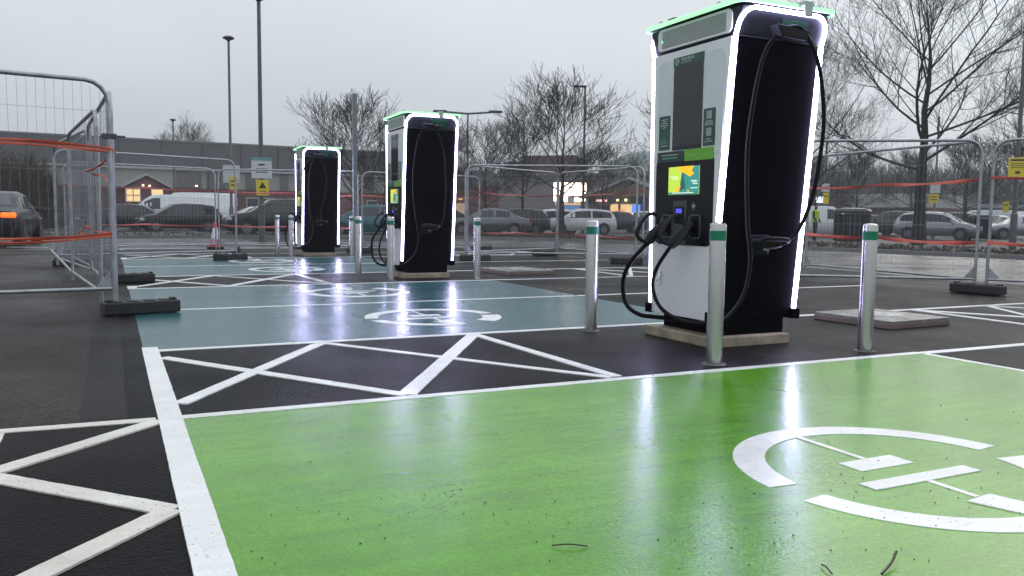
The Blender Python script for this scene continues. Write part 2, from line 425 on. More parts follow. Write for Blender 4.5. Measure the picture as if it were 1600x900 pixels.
# twigs and blown debris lying on the green paint
def twig(pts, r, label):
    s = MB(); s.tube(smooth_path(pts, 4), r, 6)
    o = s.build('twig', mat('twig_bark', (.035,.02,.012), .5, bump=.3), smooth=True); tag(o, label, 'twig'); return o
twig([(1.178,2.145,.010),(1.225,2.118,.016),(1.275,2.097,.009)], .0022, 'thin dark twig lying on the green paint left of the white symbol')
twig([(1.822,1.702,.010),(1.815,1.679,.015),(1.803,1.645,.009)], .0024, 'short thin dark twig at the lower photo edge, left of the thicker twig')
twig([(1.93,1.585,.010),(2.0,1.612,.020),(2.054,1.64,.034)], .0040, 'thick dark twig at the bottom of the green bay below the white symbol')
s = MB()
cl_ = [(rr.uniform(.3,5.4), 1.2+rr.random()**1.4*10, rr.uniform(.15,.9)) for _ in range(34)]
for i in range(900):
    cx_, cy_, cr_ = rr.choice(cl_) if rr.random() < .7 else (2.8, 5, 4.5)
    x = cx_+rr.gauss(0,cr_*.6); y = cy_+rr.gauss(0,cr_*.6); w = rr.uniform(.0010,.0026)*(1 if rr.random() < .94 else 2.3)
    if not (.0 < x < 5.4 and y > 1.0): continue
    s.box((x, y, .007), (w*rr.uniform(1,3.5), w, .003), rr.uniform(0,3))
tag(s.build('grit', mat('grit', (.02,.018,.015), .7)), kind='stuff', label='dark grit and crumbs scattered over the painted bays', cat='grit')

# ================================================================== PLINTHS, MANHOLES
M_conc = mat('plinth_concrete', (.30,.25,.18), .6, bump=.7, bscale=30, var=.3, vscale=6)
plabels = ['rough concrete plinth under the nearest charger','concrete plinth under the middle charger','concrete plinth under the farthest charger']
for k in range(3):
    s = MB(); s.box((0,0,.040), (.80,.90,.08))
    o = s.build('concrete_plinth', M_conc, bevel=.008); o.location = (4.56, 5.52+7.55*k, 0); tag(o, plabels[k], 'plinth', 'charger plinths')
M_lid = mat('cover_slab', (.19,.18,.17), .26, bump=.4, bscale=20, var=.25, vscale=5, rvar=.1)
def access_cover(c, sx, sy, rz, label):
    root = empty('access_cover', c, rz, label=label, cat='access cover', group='raised access covers')
    s = MB(); s.box((0,0,.025), (sx,sy,.05)); s.build('surround', mat('cover_brick', (.15,.115,.095), .6, bump=.5), root, bevel=.006)
    s = MB(); s.box((0,0,.062), (sx*.985,sy*.985,.026)); sl = s.build('slab', M_lid, root, bevel=.006)
    s = MB(); s.lathe([(.02,.075),(.02,.077),(.19,.078),(.19,.075)], (.05,.0,0), 20); s.build('lid_ring', mat('lid_ring', (.4,.4,.38), .3, var=.2), root)
access_cover((6.88,5.82,0), .86, .90, R(3), 'raised brick and concrete access cover right of the nearest charger')
access_cover((6.52,13.35,0), .92, 1.15, R(2), 'raised access cover right of the middle charger')

# ================================================================== BOLLARDS
M_steel = mat('brushed_steel', (.50,.50,.49), .27, metal=1, var=.03, vscale=2)
M_band = mat('green_reflective_band', (.0,.16,.09), .35, var=.15, vscale=8)
def make_bollard():
    root = empty('bollard', cat='bollard', group='steel bollards with green bands')
    s = MB(); s.lathe([(.0555,0),(.0555,.955),(.052,.968),(.04,.976),(.015,.98)], n=32); s.build('post', M_steel, root, smooth=.5)
    s = MB(); s.lathe([(.0565,.855),(.0572,.856),(.0572,.921),(.0565,.922)], n=32); s.build('band', M_band, root, smooth=.5)
    s = MB(); s.lathe([(.082,.004),(.078,.008),(.056,.013)], n=24); s.build('collar', mat('mortar_collar', (.10,.10,.09), .7, bump=.5, var=.4), root)
    return root
bp = [((3.72,4.50),'nearest steel bollard with green band, in front of the nearest charger'),
      ((5.19,4.52),'steel bollard with green band standing right of the nearest charger'),
      ((3.80,6.27),'steel bollard with green band standing left of the nearest charger'),
      ((5.20,12.07),'steel bollard with green band standing right of the middle charger'),
      ((3.83,12.22),'steel bollard with green band directly before the white face of the middle charger'),
      ((3.75,13.75),'steel bollard with green band left of the middle charger by its hanging cables'),
      ((3.82,19.95),'steel bollard with green band in front of the farthest charger'),
      ((3.80,21.6),'leftmost small steel bollard, behind the farthest charger'),
      ((5.22,19.75),'thin distant steel bollard at the right of the farthest charger')]
b0 = None
for i, ((x,y),lab) in enumerate(bp):
    if b0 is None: b0 = make_bollard(); b0.location = (x,y,0); tag(b0, lab)
    else: copy_tree(b0, (x,y,0), rnd.uniform(0,3), label=lab)

# ================================================================== CHARGERS
M_body = mat('charger_dark_shell', (.0009,.0008,.0018), .6, var=.15, spec=.02)
M_bodyw = mat('charger_white_shell', (.74,.74,.76), .38, var=.04, vscale=3, coat=.2)
M_frame = mat('charger_grey_frame', (.02,.022,.025), .45, var=.08, spec=.2)
M_rec = mat('charger_recess_panel', (.60,.65,.67), .32, var=.05)
M_glass = mat('charger_display_glass', (.012,.013,.018), .05, var=.05, spec=.5)
M_blk = mat('charger_control_black', (.004,.0045,.009), .2, var=.1, spec=.25)
M_strip = mat('charger_light_strip', (.8,.8,.8), .4, emit=(.62,.57,1.0), estr=38)
M_rim = mat('charger_green_rim_light', (.3,.6,.35), .4, emit=(.48,1.0,.58), estr=.88)
M_lab = mat('charger_green_label', (.010,.065,.045), .35, var=.2)
M_lime = mat('charger_lime_label', (.13,.40,.02), .35, var=.05)
M_rub = mat('cable_rubber', (.003,.003,.004), .55, var=.2, bump=.1, bscale=40, spec=.12)
M_grip = mat('connector_plastic', (.005,.005,.007), .45, var=.2, spec=.2)
M_print = mat('label_print', (.55,.6,.6), .5, var=.1)
M_printg = mat('label_print_green', (.08,.35,.2), .5, var=.1)
M_chrome = mat('polished_steel', (.55,.56,.55), .2, metal=1)
M_holst = mat('holster_outline', (.06,.065,.075), .35)
PF = [(.20,-.40,.40),(.28,-.405,.405),(1.0,-.47,.42),(1.7,-.53,.43),(2.36,-.585,.44),(2.46,-.62,.47),(2.58,-.665,.515)]
def yl(z, i=1):
    for a, b in zip(PF, PF[1:]):
        if z <= b[0]: t = max(0,(z-a[0])/(b[0]-a[0])); return a[i]+(b[i]-a[i])*t
    return PF[-1][i]
def loft(s, zs, x0, x1, din, z_top=None):
    o = len(s.v)
    for z in zs:
        a = yl(z,1)+din; b = yl(z,2)-din
        s.v += [(x0,a,z),(x1,a,z),(x1,b,z),(x0,b,z)]
    for i in range(len(zs)-1):
        for k in range(4): s.f.append((o+i*4+k, o+i*4+(k+1)%4, o+(i+1)*4+(k+1)%4, o+(i+1)*4+k))
    s.f.append((o+3,o+2,o+1,o)); e = o+(len(zs)-1)*4; s.f.append((e,e+1,e+2,e+3))
def ustrip(side):
    i = 1 if side < 0 else 2; XL, ZT, rad = .425, 2.555, .13
    pts, nr = [], []
    zs = [.28,.6,1.0,1.4,1.7,2.0,2.36,ZT-rad]
    for z in zs: pts.append((-XL, yl(z,i), z)); nr.append((1,0,0))
    for k in range(1,9):
        t = R(180-90*k/8); x = -XL+rad+rad*math.cos(t); z = ZT-rad+rad*math.sin(t); pts.append((x, yl(z,i), z)); nr.append((-math.cos(t),0,-math.sin(t)))
    for x in (-.15,.0,.15): pts.append((x, yl(ZT,i), ZT)); nr.append((0,0,-1))
    for k in range(0,8):
        t = R(90-90*k/8); x = XL-rad+rad*math.cos(t); z = ZT-rad+rad*math.sin(t); pts.append((x, yl(z,i), z)); nr.append((-math.cos(t),0,-math.sin(t)))
    for z in zs[::-1]: pts.append((XL, yl(z,i), z)); nr.append((-1,0,0))
    return MB().sweep(pts, nr, .026, .018)
def text(body, size, loc, m, parent, name='lettering', rz=-PI/2, extr=.0006):
    cu = bpy.data.curves.new(name, 'FONT'); cu.body = body; cu.size = size; cu.extrude = extr; cu.resolution_u = 2
    cu.materials.append(m); o = bpy.data.objects.new(name, cu); col.objects.link(o); o.parent = parent
    me = bpy.data.meshes.new_from_object(o); bpy.data.objects.remove(o)
    o = bpy.data.objects.new(name, me); col.objects.link(o); o.parent = parent
    o.location = loc; o.rotation_euler = (PI/2, 0, rz); return o
def connector(parent, p, axis, side, name='connector'):
    """hand-held charging connector: plug body, loop handle, strain relief. p = plug tip, axis = direction tip -> cable"""
    a = Vector(axis).normalized(); up = Vector(side).normalized(); up = (up-a*up.dot(a)).normalized(); w = a.cross(up)
    p = Vector(p); F = lambda x, y, z: p+a*x+up*y+w*z
    s = MB(); s.tube([F(-.03,0,0),F(.05,0,0),F(.06,0,0)], [.034,.040,.042], 14)
    s.tube([F(.06,0,0),F(.12,.0,0),F(.19,-.005,0),F(.23,-.01,0)], [.046,.050,.042,.028], 12)
    c = s.build(name, M_grip, parent, smooth=.8, bevel=.0)
    s = MB(); s.tube(smooth_path([F(.03,.03,0),F(-.01,.10,0),F(.03,.145,0),F(.13,.145,0),F(.225,.11,0),F(.235,.04,0),F(.205,.0,0)], 5), .0165, 10)
    s.build('handle', M_grip, c, smooth=True)
    s = MB(); s.box(F(.10,0,.036), (.05,.012,.05)); s.build('badge', mat('connector_badge', (.25,.25,.33), .3), c, bevel=.004)
    return F(.23,-.01,0)
def build_charger(kind=0):
    root = empty('ev_charger', cat='charger', group='tall lit electric car chargers')
    s = MB(); s.box((.02,0,.145), (.66,.74,.15)); s.build('base', M_body, root, bevel=.008)
    s = MB(); loft(s, [.20,.28,1.0,1.7,2.355], -.415, .415, .012); s.build('body', M_body, root, bevel=.012)
    s = MB(); loft(s, [2.365,2.46,2.57], -.425, .425, .014); s.build('hood', M_frame, root, bevel=.012)
    s = MB()   # lid follows the rim
    s.prism(rrect(-.47,.47,-.70,.55,.10), 2.585, .022, 'xy'); s.build('lid', M_frame, root, smooth=.6)
    # green rim light round the lid
    pl = rrect(-.485,.485,-.715,.565,.11); pi = rrect(-.462,.462,-.692,.542,.09); n = len(pl); s = MB()
    s.v = [(x,y,2.575) for x,y in pl]+[(x,y,2.604) for x,y in pl]+[(x,y,2.604) for x,y in pi]+[(x,y,2.575) for x,y in pi]
    for i in range(n):
        j = (i+1)%n
        for q in range(4): s.f.append((q*n+i, q*n+j, ((q+1)%4)*n+j, ((q+1)%4)*n+i))
    s.build('rim_light', M_rim, root)
    for sd in (-1,1):
        ustrip(sd).build('light_strip', M_strip, root, smooth=.6)
        for x in (-.425,.425):
            s = MB(); y = yl(.24,1 if sd < 0 else 2); s.box((x,y,.235), (.07,.075,.08)); s.build('strip_foot', M_body, root, bevel=.006)
        # dark side skin between the strips, set back from them
        s = MB(); i = 1 if sd < 0 else 2
        s.box((0, yl(2.36,i)-sd*.012, 2.361), (.80,.012,.006)); s.build('seam', mat('seam_dark', (.05,.05,.06), .3), root)
    for sx in (-1,1):
        X = -.44 if sx < 0 else .415
        poly = [(yl(z,1)+.028, z) for z in (.20,.28,1.0,1.7,2.355)] + [(yl(z,2)-.028, z) for z in (2.355,1.7,1.0,.28,.20)]
        s = MB(); s.prism(poly, X, .025); fp = s.build('front_panel' if sx < 0 else 'rear_panel', M_bodyw, root, bevel=.006)
    # hood grille
    s = MB(); s.prism([(p[0]+(0), p[1]) for p in rrect(-.545,.375,2.385,2.562,.045)], -.437, .013); vp = s.build('vent_panel', M_bodyw, root)
    s = MB()
    for k in range(12):
        z = 2.407+k*.0118; s.box((-.4375,-.085,z), (.005,.80,.0048))
    v = s.build('vent_slats', mat('vent_slot_dark', (.10,.16,.13), .5), vp); tag(v, kind='stuff')
    s = MB(); s.lathe([(.006,0),(.006,.004)], n=10); 
    o = s.build('status_light', mat('status_led', (.1,.6,.4), .4, emit=(.1,1,.6), estr=3), vp, xf=Matrix.Translation((-.4405,.31,2.46)) @ Matrix.Rotation(-PI/2,4,'Y'))
    # front details, each a thin plate proud of the one below
    def plate(name, y0, y1, z0, z1, m, lvl, r=.004, par=root, t=.004):
        s = MB(); s.prism(rrect(y0,y1,z0,z1,r), -.44-.0035*lvl, t); return s.build(name, m, par)
    plate('recess_panel', -.49, .345, 1.50, 2.285, M_rec, 1, .06)
    disp = plate('display', -.245, .13, 1.555, 2.225, M_glass, 2, .004)
    hd = plate('header_label', -.25, .135, 2.226, 2.296, M_lab, 2.4, .003)
    text('GRIDSERVE', .034, (-.4500,.035,2.262), M_print, hd)
    text('ELECTRIC HIGHWAY', .014, (-.4500,.035,2.243), M_print, hd)
    s = MB(); a = arc_poly(-35,300,.026,.020,14); nn = len(a); s.v = [(-.4495,.088-x,2.262+y) for x,y in a]; s.f = [(k,k+1,nn-2-k,nn-1-k) for k in range(nn//2-1)]
    s.box((-.4495,.082,2.262), (.0012,.022,.006)); s.box((-.4495,.088,2.255), (.0012,.005,.02)); s.build('emblem', M_print, hd)
    lb = plate('side_label', .165, .315, 1.565, 1.845, M_lab, 2, .006)
    for k, (z, w, mm) in enumerate([(1.815,.08,M_print),(1.80,.04,M_print),(1.785,.09,M_print),(1.768,.11,M_print),(1.75,.05,M_print),(1.66,.04,M_printg),(1.635,.11,M_printg),(1.62,.10,M_printg),(1.60,.09,M_print)]):
        s = MB(); s.box((-.4485,.24,z), (.002,w,.005)); s.build('print_line', mm, lb)
    lr = plate('scan_label', -.405, -.265, 1.565, 1.85, M_lab, 2, .006)
    for z, w in ((1.752,.08),(1.738,.09),(1.725,.10),(1.615,.06),(1.597,.09)):
        s = MB(); s.box((-.4485,-.335,z), (.002,w,.005)); s.build('print_line', M_print, lr)
    for z in (1.80, 1.67):
        s = MB(); s.box((-.4483,-.335,z), (.002,.062,.062)); s.build('blank_square', mat('blank_square', (.30,.33,.33), .5), lr)
    # dark lower control panel
    cp = plate('control_panel', -.405, .345, .785, 1.503, M_blk, 1, .07)
    l1 = plate('title_label', -.03, .325, 1.462, 1.548, mat('title_label_navy', (.006,.03,.035), .3), 3, .003)
    s = MB(); s.box((-.4515,.15,1.52), (.002,.22,.005)); s.build('print_line', M_print, l1)
    s = MB(); s.box((-.4515,.15,1.495), (.002,.20,.011)); s.build('print_line', M_printg, l1)
    l2 = plate('lime_label', -.395, -.04, 1.46, 1.552, M_lime, 3, .003)
    text('Charger', .036, (-.4515,-.065,1.497), mat('lime_print', (.35,.62,.25), .5), l2)
    sc = plate('screen', -.235, .165, 1.195, 1.42, mat('screen_yellow_green', (.3,.45,.05), .3, emit=(.50,.70,.06), estr=.9, var=.03), 2, .003)
    def sp(pl, m, lv, nm='screen_graphic'):
        s = MB(); s.prism(pl, -.447-.001*lv, .0008); return s.build(nm, m, sc)
    M_st = mat('screen_teal', (.03,.2,.18), .3, emit=(.03,.24,.20), estr=.9); M_so = mat('screen_orange', (.8,.35,.0), .3, emit=(1,.45,.01), estr=1.0)
    M_sw = mat('screen_white', (.8,.8,.8), .3, emit=(.8,.85,.8), estr=.8)
    sp([(-.234,1.196),(.03,1.196),(-.03,1.365),(-.16,1.42),(-.234,1.42)], M_st, 1)
    sp([(.164,1.196),(.164,1.214),(-.234,1.214),(-.234,1.196)], M_st, 2)
    sp([(.03,1.419),(-.17,1.419),(-.14,1.385),(-.17,1.36),(-.12,1.335),(-.04,1.37),(.02,1.385)], M_so, 2.4)
    sp([(.07,1.216),(.02,1.216),(-.005,1.27),(.05,1.25)], M_so, 2.4)
    sp([(-.08,1.212),(-.10,1.222),(-.12,1.212),(-.10,1.236)], M_so, 2.4)
    sp([(.02,1.225),(-.065,1.245),(-.03,1.37),(-.10,1.345),(-.02,1.38)], mat('screen_dark', (.02,.1,.1), .3, emit=(.02,.10,.10), estr=.7), 1.6)
    for z, y0, y1 in ((1.335,.03,.15),(1.318,.03,.11),(1.30,-.21,-.13),(1.288,-.21,-.15),(1.275,-.22,-.16),(1.242,-.22,-.13),(1.205,-.17,.11)):
        sp([(y0,z),(y1,z),(y1,z+.006),(y0,z+.006)], M_sw, 3)
    tm = plate('payment_terminal', -.085, .09, .79, 1.145, mat('terminal_grey', (.045,.05,.055), .35), 2, .006, t=.006)
    tp = plate('terminal_pad', -.055, .07, .96, 1.10, M_blk, 3.5, .02, par=tm)
    plate('terminal_display', -.03, .045, 1.045, 1.08, mat('terminal_blue', (.05,.05,.5), .3, emit=(.08,.07,.85), estr=1.2), 4.2, .002, par=tm)
    plate('sticker', -.075, -.0, .80, .88, mat('sticker_olive', (.12,.17,.09), .4), 3.2, .003, par=tm)
    # contactless diamond
    s = MB(); s.prism([(-.175,1.14),(-.21,1.10),(-.175,1.06),(-.14,1.10)], -.4475, .001); ic = s.build('contactless_mark', M_holst, root)
    s = MB(); s.prism([(-.175,1.115),(-.187,1.10),(-.175,1.085),(-.163,1.10)], -.4487, .001); s.build('mark_core', M_print, ic)
    for y in (.17,-.19):
        a = rrect(y-.075,y+.075,.84,1.035,.03); b = rrect(y-.062,y+.062,.853,1.022,.022); n = len(a)
        s = MB(); s.v = [(-.4475,p[0],p[1]) for p in a]+[(-.4475,p[0],p[1]) for p in b]+[(-.441,p[0],p[1]) for p in a]+[(-.441,p[0],p[1]) for p in b]
        s.f = [(i,(i+1)%n,n+(i+1)%n,n+i) for i in range(n)]+[(i,(i+1)%n,2*n+(i+1)%n,2*n+i) for i in range(n)]+[(n+i,n+(i+1)%n,3*n+(i+1)%n,3*n+i) for i in range(n)]
        h = s.build('holster', M_holst, root)
    s = MB(); s.tube([(-.45,.24,.56),(-.455,.24,.50)], .007, 8); s.tube(smooth_path([(-.45,.24,.50),(-.47,.27,.47),(-.47,.22,.46),(-.45,.24,.50)], 4), .004, 6)
    s.build('padlock', M_chrome, root, smooth=True)
    # lifting eyes and small box on the lid
    for x, y in ((-.36,-.30),(-.36,.45),(.36,-.30)):
        s = MB(); s.tube([(x,y,2.60),(x,y,2.63)], .008, 8); s.tube([(x+.02*math.cos(t*PI/5), y, 2.645+.02*math.sin(t*PI/5)) for t in range(-2,8)], .005, 6, cap=False)
        s.build('lifting_eye', M_chrome, root, smooth=True)
    s = MB(); s.box((-.40,.22,2.625), (.05,.10,.03)); s.build('aerial_box', M_blk, root, bevel=.004)
    # cable arm and hanger on the near side
    s = MB(); s.box((.09,-.735,2.60), (.075,.09,.035)); s.box((.09,-.775,2.56), (.075,.012,.11)); br = s.build('cable_bracket', mat('cast_aluminium', (.35,.42,.38), .35, metal=.6), root, bevel=.004)
    s = MB(); s.prism([(-.22,2.42),(.10,2.40),(.06,2.32),(-.17,2.33)], -.80, .10, 'xz'); s.build('cable_saddle', M_grip, root, bevel=.01)
    s = MB(); s.prism(rrect(-.02,.24,2.36,2.52,.02), -.625, .03, 'xz'); s.build('green_backplate', mat('cable_reel_green', (.002,.022,.009), .7, spec=.1), root)
    s = MB(); s.tube([(.05,-.60,2.50),(.05,-.62,2.36)], .008, 8); s.build('reel_spring', mat('spring_steel', (.06,.16,.10), .5, metal=.3), root)
    # near side: holster with connector
    s = MB(); s.box((-.04,-.465,.80), (.20,.05,.17)); s.build('side_holster', M_blk, root, bevel=.015)
    end = connector(root, (-.10,-.50,.82), (.85,-.22,-.02), (0,-1,.25))
    cab = lambda pts, r=.0185: MB().tube(smooth_path(pts, 7), r, 10).build('cable', M_rub, root, smooth=True)
    if kind == 0: cab([tuple(end),(.14,-.58,.83),(.25,-.60,.92),(.35,-.63,1.18),(.385,-.66,1.5),(.375,-.69,1.80),(.27,-.73,2.14),(.12,-.77,2.33),(.0,-.79,2.41),(-.12,-.78,2.40)], .016)
    elif kind == 1: cab([tuple(end),(.16,-.60,.86),(.20,-.62,1.05),(.22,-.62,1.4),(.18,-.66,1.88),(.10,-.74,2.15),(-.02,-.80,2.36),(-.12,-.80,2.40)], .015)
    else: cab([tuple(end),(.12,-.56,.78),(.02,-.58,.85),(-.03,-.6,1.05),(.05,-.62,1.4),(.10,-.66,1.8),(.04,-.70,2.15),(-.08,-.72,2.32),(-.26,-.70,2.32),(-.42,-.66,2.1),(-.49,-.60,1.9)], .015)
    # cable B: from the saddle down the near side, round the corner and up to the right-hand front holster
    e2 = connector(root, (-.46,-.15,.94), (-.62,.18,-.62), (-.5,.3,.8))
    cab([(-.02,-.78,2.42),(-.12,-.75,2.39),(-.24,-.70,2.24),(-.30,-.66,1.9),(-.32,-.63,1.5),(-.27,-.60,1.0),(-.21,-.58,.70),(-.24,-.57,.46),(-.36,-.58,.30),(-.50,-.56,.22),(-.60,-.30,.20),(-.66,-.08,.28),(-.68,.02,.44),(-.66,.0,.60),tuple(e2)], .016 if kind == 0 else .014)
    # cable A: left-hand front holster, hanging loop round the far corner
    e3 = connector(root, (-.46,.20,.95), (-.62,.05,-.58), (-.5,.3,.8))
    cab([tuple(e3),(-.70,.33,.62),(-.69,.44,.45),(-.66,.43,.27),(-.60,.33,.19),(-.50,.26,.17),(-.32,.22,.15)], .019)
    return root
ch = build_charger(); ch.location = (4.62,5.53,0)
tag(ch, 'nearest and largest charger, white lit edges, screen glowing yellow, cables looped')
ch = build_charger(1); ch.location = (4.60,5.53+7.55,0); ch.rotation_euler = (0,0,R(-1))
tag(ch, 'middle charger with lit white edges standing behind the blue-green bays')
ch = build_charger(2); ch.location = (4.58,5.53+15.05,0); ch.rotation_euler = (0,0,R(-1.5))
tag(ch, 'farthest and smallest lit charger beside the slim grey post')

# ================================================================== FENCING
M_galv = mat('galvanised_tube', (.34,.36,.37), .38, metal=.75, var=.25, vscale=7, rvar=.1)
M_wire = mat('fence_wire', (.22,.23,.24), .45, metal=.6, var=.2)
L0, HT = 3.5, 2.13
def make_panel():
    root = empty('mesh_fence', cat='fence', group='temporary mesh fence panels')
    for x in (0.02, L0-.02):
        s = MB(); s.tube([(x,0,.08),(x,0,HT-.20)], .021, 10); s.build('post', M_galv, root, smooth=True)
    s = MB(); c = [(.02,0,HT-.20)]+[(.22-.20*math.cos(R(a)),0,HT-.20+.20*math.sin(R(a))) for a in (22,45,67,90)]
    d = [(L0-x,0,z) for x,_,z in c[::-1]]; s.tube(c+[(L0/2,0,HT)]+d, .021, 10); s.build('top_rail', M_galv, root, smooth=.9)
    s = MB(); s.tube([(.02,0,.20),(L0-.02,0,.20)], .019, 10); s.build('bottom_rail', M_galv, root, smooth=True)
    for x, sg in ((.04,1),(L0-.04,-1)):
        s = MB(); s.prism([(x,.22),(x+.13*sg,.22),(x,.38)], -.003, .006, 'xz'); s.build('gusset', M_galv, root)
    s = MB(); rw = random.Random(5)
    for k in range(1, 46):
        x = .02+k*(L0-.04)/46; t = HT-.02 if .2 < x < L0-.2 else HT-.06
        z0 = .20; pts = [(x+rw.uniform(-.004,.004), rw.uniform(-.006,.006), z0+(t-z0)*i/5) for i in range(6)]
        s.tube(pts, .0014, 3, cap=False)
    for z in (.34,.48,.62,.95,1.30,1.85):
        s.tube([(.03,.003,z),(1.2,.006,z-.003),(2.4,-.002,z+.002),(L0-.03,.003,z)], .0016, 3, cap=False)
    w = s.build('wire_mesh', M_wire, root); tag(w, kind='stuff')
    return root
p0_ = None
def panel(a, b, label, lift=0.0, hs=1.0):
    global p0_
    a = Vector(a); b = Vector(b); d = b-a; rz = math.atan2(d.y, d.x)
    if p0_ is None: p0_ = make_panel(); o = p0_; o.location = (a.x,a.y,lift); o.rotation_euler = (0,0,rz)
    else: o = copy_tree(p0_, (a.x,a.y,lift), rz)
    o.scale = (d.length/L0, 1, hs); tag(o, label); return o
A0 = (.03,8.90); A1 = (-.25,12.95); A2 = (-.92,17.35)
NL = (-3.43,8.38)
panel(NL, A0, 'nearest fence panel at the left edge, cut off by the photo frame', .06, 1.02)
panel(A0, A1, 'fence panel seen edge-on, running back from the nearest left post', .03, 1.0)
panel(A1, (-.85,16.4), 'second edge-on fence panel, from the second rubber foot at the left')
panel((-.10,9.35), (-.48,12.7), 'third edge-on fence panel stacked beside the nearest left post', .0, .95)
panel((-.62,16.7), (-.22,13.3), 'edge-on fence panel leaning close to the second rubber foot', .0, 1.0)
panel(A2, (2.45,18.75), 'fence panel left of the farthest charger, ending in a rounded corner by the cone', .0)
panel((-.95,21.6), (2.45,22.6), 'fence panel behind the rounded-corner one on the left')
panel((2.5,22.7), (5.85,21.4), 'fence panel directly behind the farthest charger')
panel((5.95,21.5), (9.6,22.1), 'distant fence panel between the farthest and middle chargers')
panel((7.12,17.25), (10.45,15.35), 'wide fence panel between the middle and nearest chargers')
panel((7.22,17.35), (10.35,18.85), 'fence panel running back behind the wide middle one')
panel((10.4,18.9), (10.62,15.35), 'narrow-looking fence panel closing the corner left of the nearest charger')
panel((10.62,15.2), (11.35,11.35), 'fence panel mostly hidden behind the nearest charger')
panel((11.35,11.3), (11.0,7.72), 'fence panel right of the nearest charger whose top rail dips to the left')
panel((10.95,7.68), (8.1,9.65), 'fence panel right of the nearest charger that ends behind it')
panel((11.05,7.62), (12.6,4.4), 'fence panel at the right edge of the photo')
def foot_mesh():
    root = empty('rubber_foot', cat='fence foot', group='black rubber fence feet')
    s = MB(); s.box((0,0,.06), (.70,.21,.12)); s.build('block', mat('recycled_rubber', (.012,.012,.013), .55, bump=.5, bscale=40, var=.3), root, bevel=.014)
    s = MB()
    for x in (-.22,-.08,.08,.22): s.box((x,0,.124), (.09,.13,.010))
    s.build('tread', MATS['recycled_rubber'], root, bevel=.003)
    for x in (-.30,.30):
        s = MB(); s.box((x,0,.132), (.05,.10,.022)); s.build('grip_lug', MATS['recycled_rubber'], root, bevel=.004)
    return root
f0 = None
for x, y, rz, lab in [(.25,8.95,R(12),'nearest black rubber foot, under the left fence corner on the blue-green bay'),
                 (.20,12.98,R(3),'second black rubber foot on the left, beside a white square marking'),
                 (-.62,17.2,R(5),'black rubber foot left of the edge-on fence on the old asphalt'),
                 (2.30,18.72,R(1),'black rubber foot before the traffic cone'),
                 (2.95,22.9,R(80),'small black rubber foot beside the traffic cone, behind the first'),
                 (7.30,17.05,R(-22),'black rubber foot behind the right-hand bollard of the middle charger'),
                 (10.1,19.0,R(10),'flat-looking distant rubber foot in the fence corner'),
                 (10.15,15.3,R(-30),'black rubber foot just left of the nearest charger'),
                 (10.9,7.62,R(-84),'black rubber foot under the right-hand fence posts'),
                 (9.7,22.2,R(20),'farthest rubber foot, mossy looking, left of the middle fence'),
                 (5.9,21.5,R(10),'rubber foot behind the slim grey post')]:
    if f0 is None: f0 = foot_mesh(); f0.location = (x,y,.012); f0.rotation_euler = (0,0,rz); tag(f0, lab)
    else: copy_tree(f0, (x,y,.012), rz, label=lab)
# clamp and brace at the near corner
s = MB(); s.box((A0[0]-.02,A0[1],1.72), (.13,.05,.05)); s.tube([(A0[0]-.1,A0[1],1.72),(A0[0]+.12,A0[1]-.01,1.72)], .012, 8)
tag(s.build('fence_clamp', mat('clamp_steel', (.10,.10,.10), .4, metal=.6), bevel=.004), 'dark clamp bolting the two nearest fence posts together', 'clamp')
s = MB(); s.tube([(-.98,17.2,.30),(-.45,12.9,.12)], .018, 8)
tag(s.build('brace_bar', M_galv, smooth=True), 'slanting steel brace bar low at the foot of the left fence', 'brace')

# orange barrier tape
M_tape = mat('orange_barrier_tape', (.52,.085,.04), .45, var=.15, vscale=5)
M_tapef = mat('faded_barrier_tape', (.40,.095,.085), .6, var=.2)
M_taper = mat('red_barrier_tape', (.55,.09,.06), .5, var=.2)
def tape(pts, w, label, twist=.6, sag=.03, group='orange barrier tapes', m=None):
    m = m or M_tape
    P_ = [Vector(p) for p in pts]; fine = []
    for a, b in zip(P_, P_[1:]):
        n = 12
        for i in range(n): t = i/n; q = a.lerp(b, t); q.z -= sag*4*t*(1-t); fine.append(q)
    fine.append(P_[-1]); s = MB(); rt = random.Random(len(label)); ph = rt.uniform(0,6)
    vs_ = []; n = len(fine)
    for i, p in enumerate(fine):
        d = (fine[min(i+1,n-1)]-fine[max(i-1,0)]).normalized(); nrm = Vector((-d.y,d.x,0)).normalized()
        th = twist*math.sin(ph+i*.37)+.15*math.sin(i*1.3)
        e = Vector((0,0,1))*math.cos(th)+nrm*math.sin(th); ww = w*(.8+.2*math.sin(i*.9+ph))
        off = nrm*.012
        vs_ += [p+e*ww/2, p+off, p-e*ww/2, p-off*.4]
    for i in range(n-1):
        for k in range(4): s.f.append((i*4+k, i*4+(k+1)%4, (i+1)*4+(k+1)%4, (i+1)*4+k))
    s.v = [tuple(v) for v in vs_]
    return tag(s.build('barrier_tape', m), label, 'barrier tape', group)
def lerp2(a, b, t, z, off=-.03):
    d = (Vector(b)-Vector(a)); nn = Vector((d.y,-d.x)).normalized()*-off; p = Vector(a)+d*t+nn; return (p.x,p.y,z)
def fence_tape(a, b, z, label, w=.05, t0=0.0, t1=1.0, **k):
    k.setdefault('m', M_taper if a[1] < 12 else M_tapef)
    return tape([lerp2(a,b,t0,z[0]), lerp2(a,b,(t0+t1)/2,z[1]), lerp2(a,b,t1,z[2])], w, label, **k)
tU = tape([(-3.3,8.35,1.63),(-1.2,8.66,1.63),(A0[0]-.02,A0[1]-.05,1.60),(A0[0]+.03,A0[1]-.02,1.56)], .036, 'upper orange tape tied across the nearest left fence panel', twist=.5, sag=-.02)
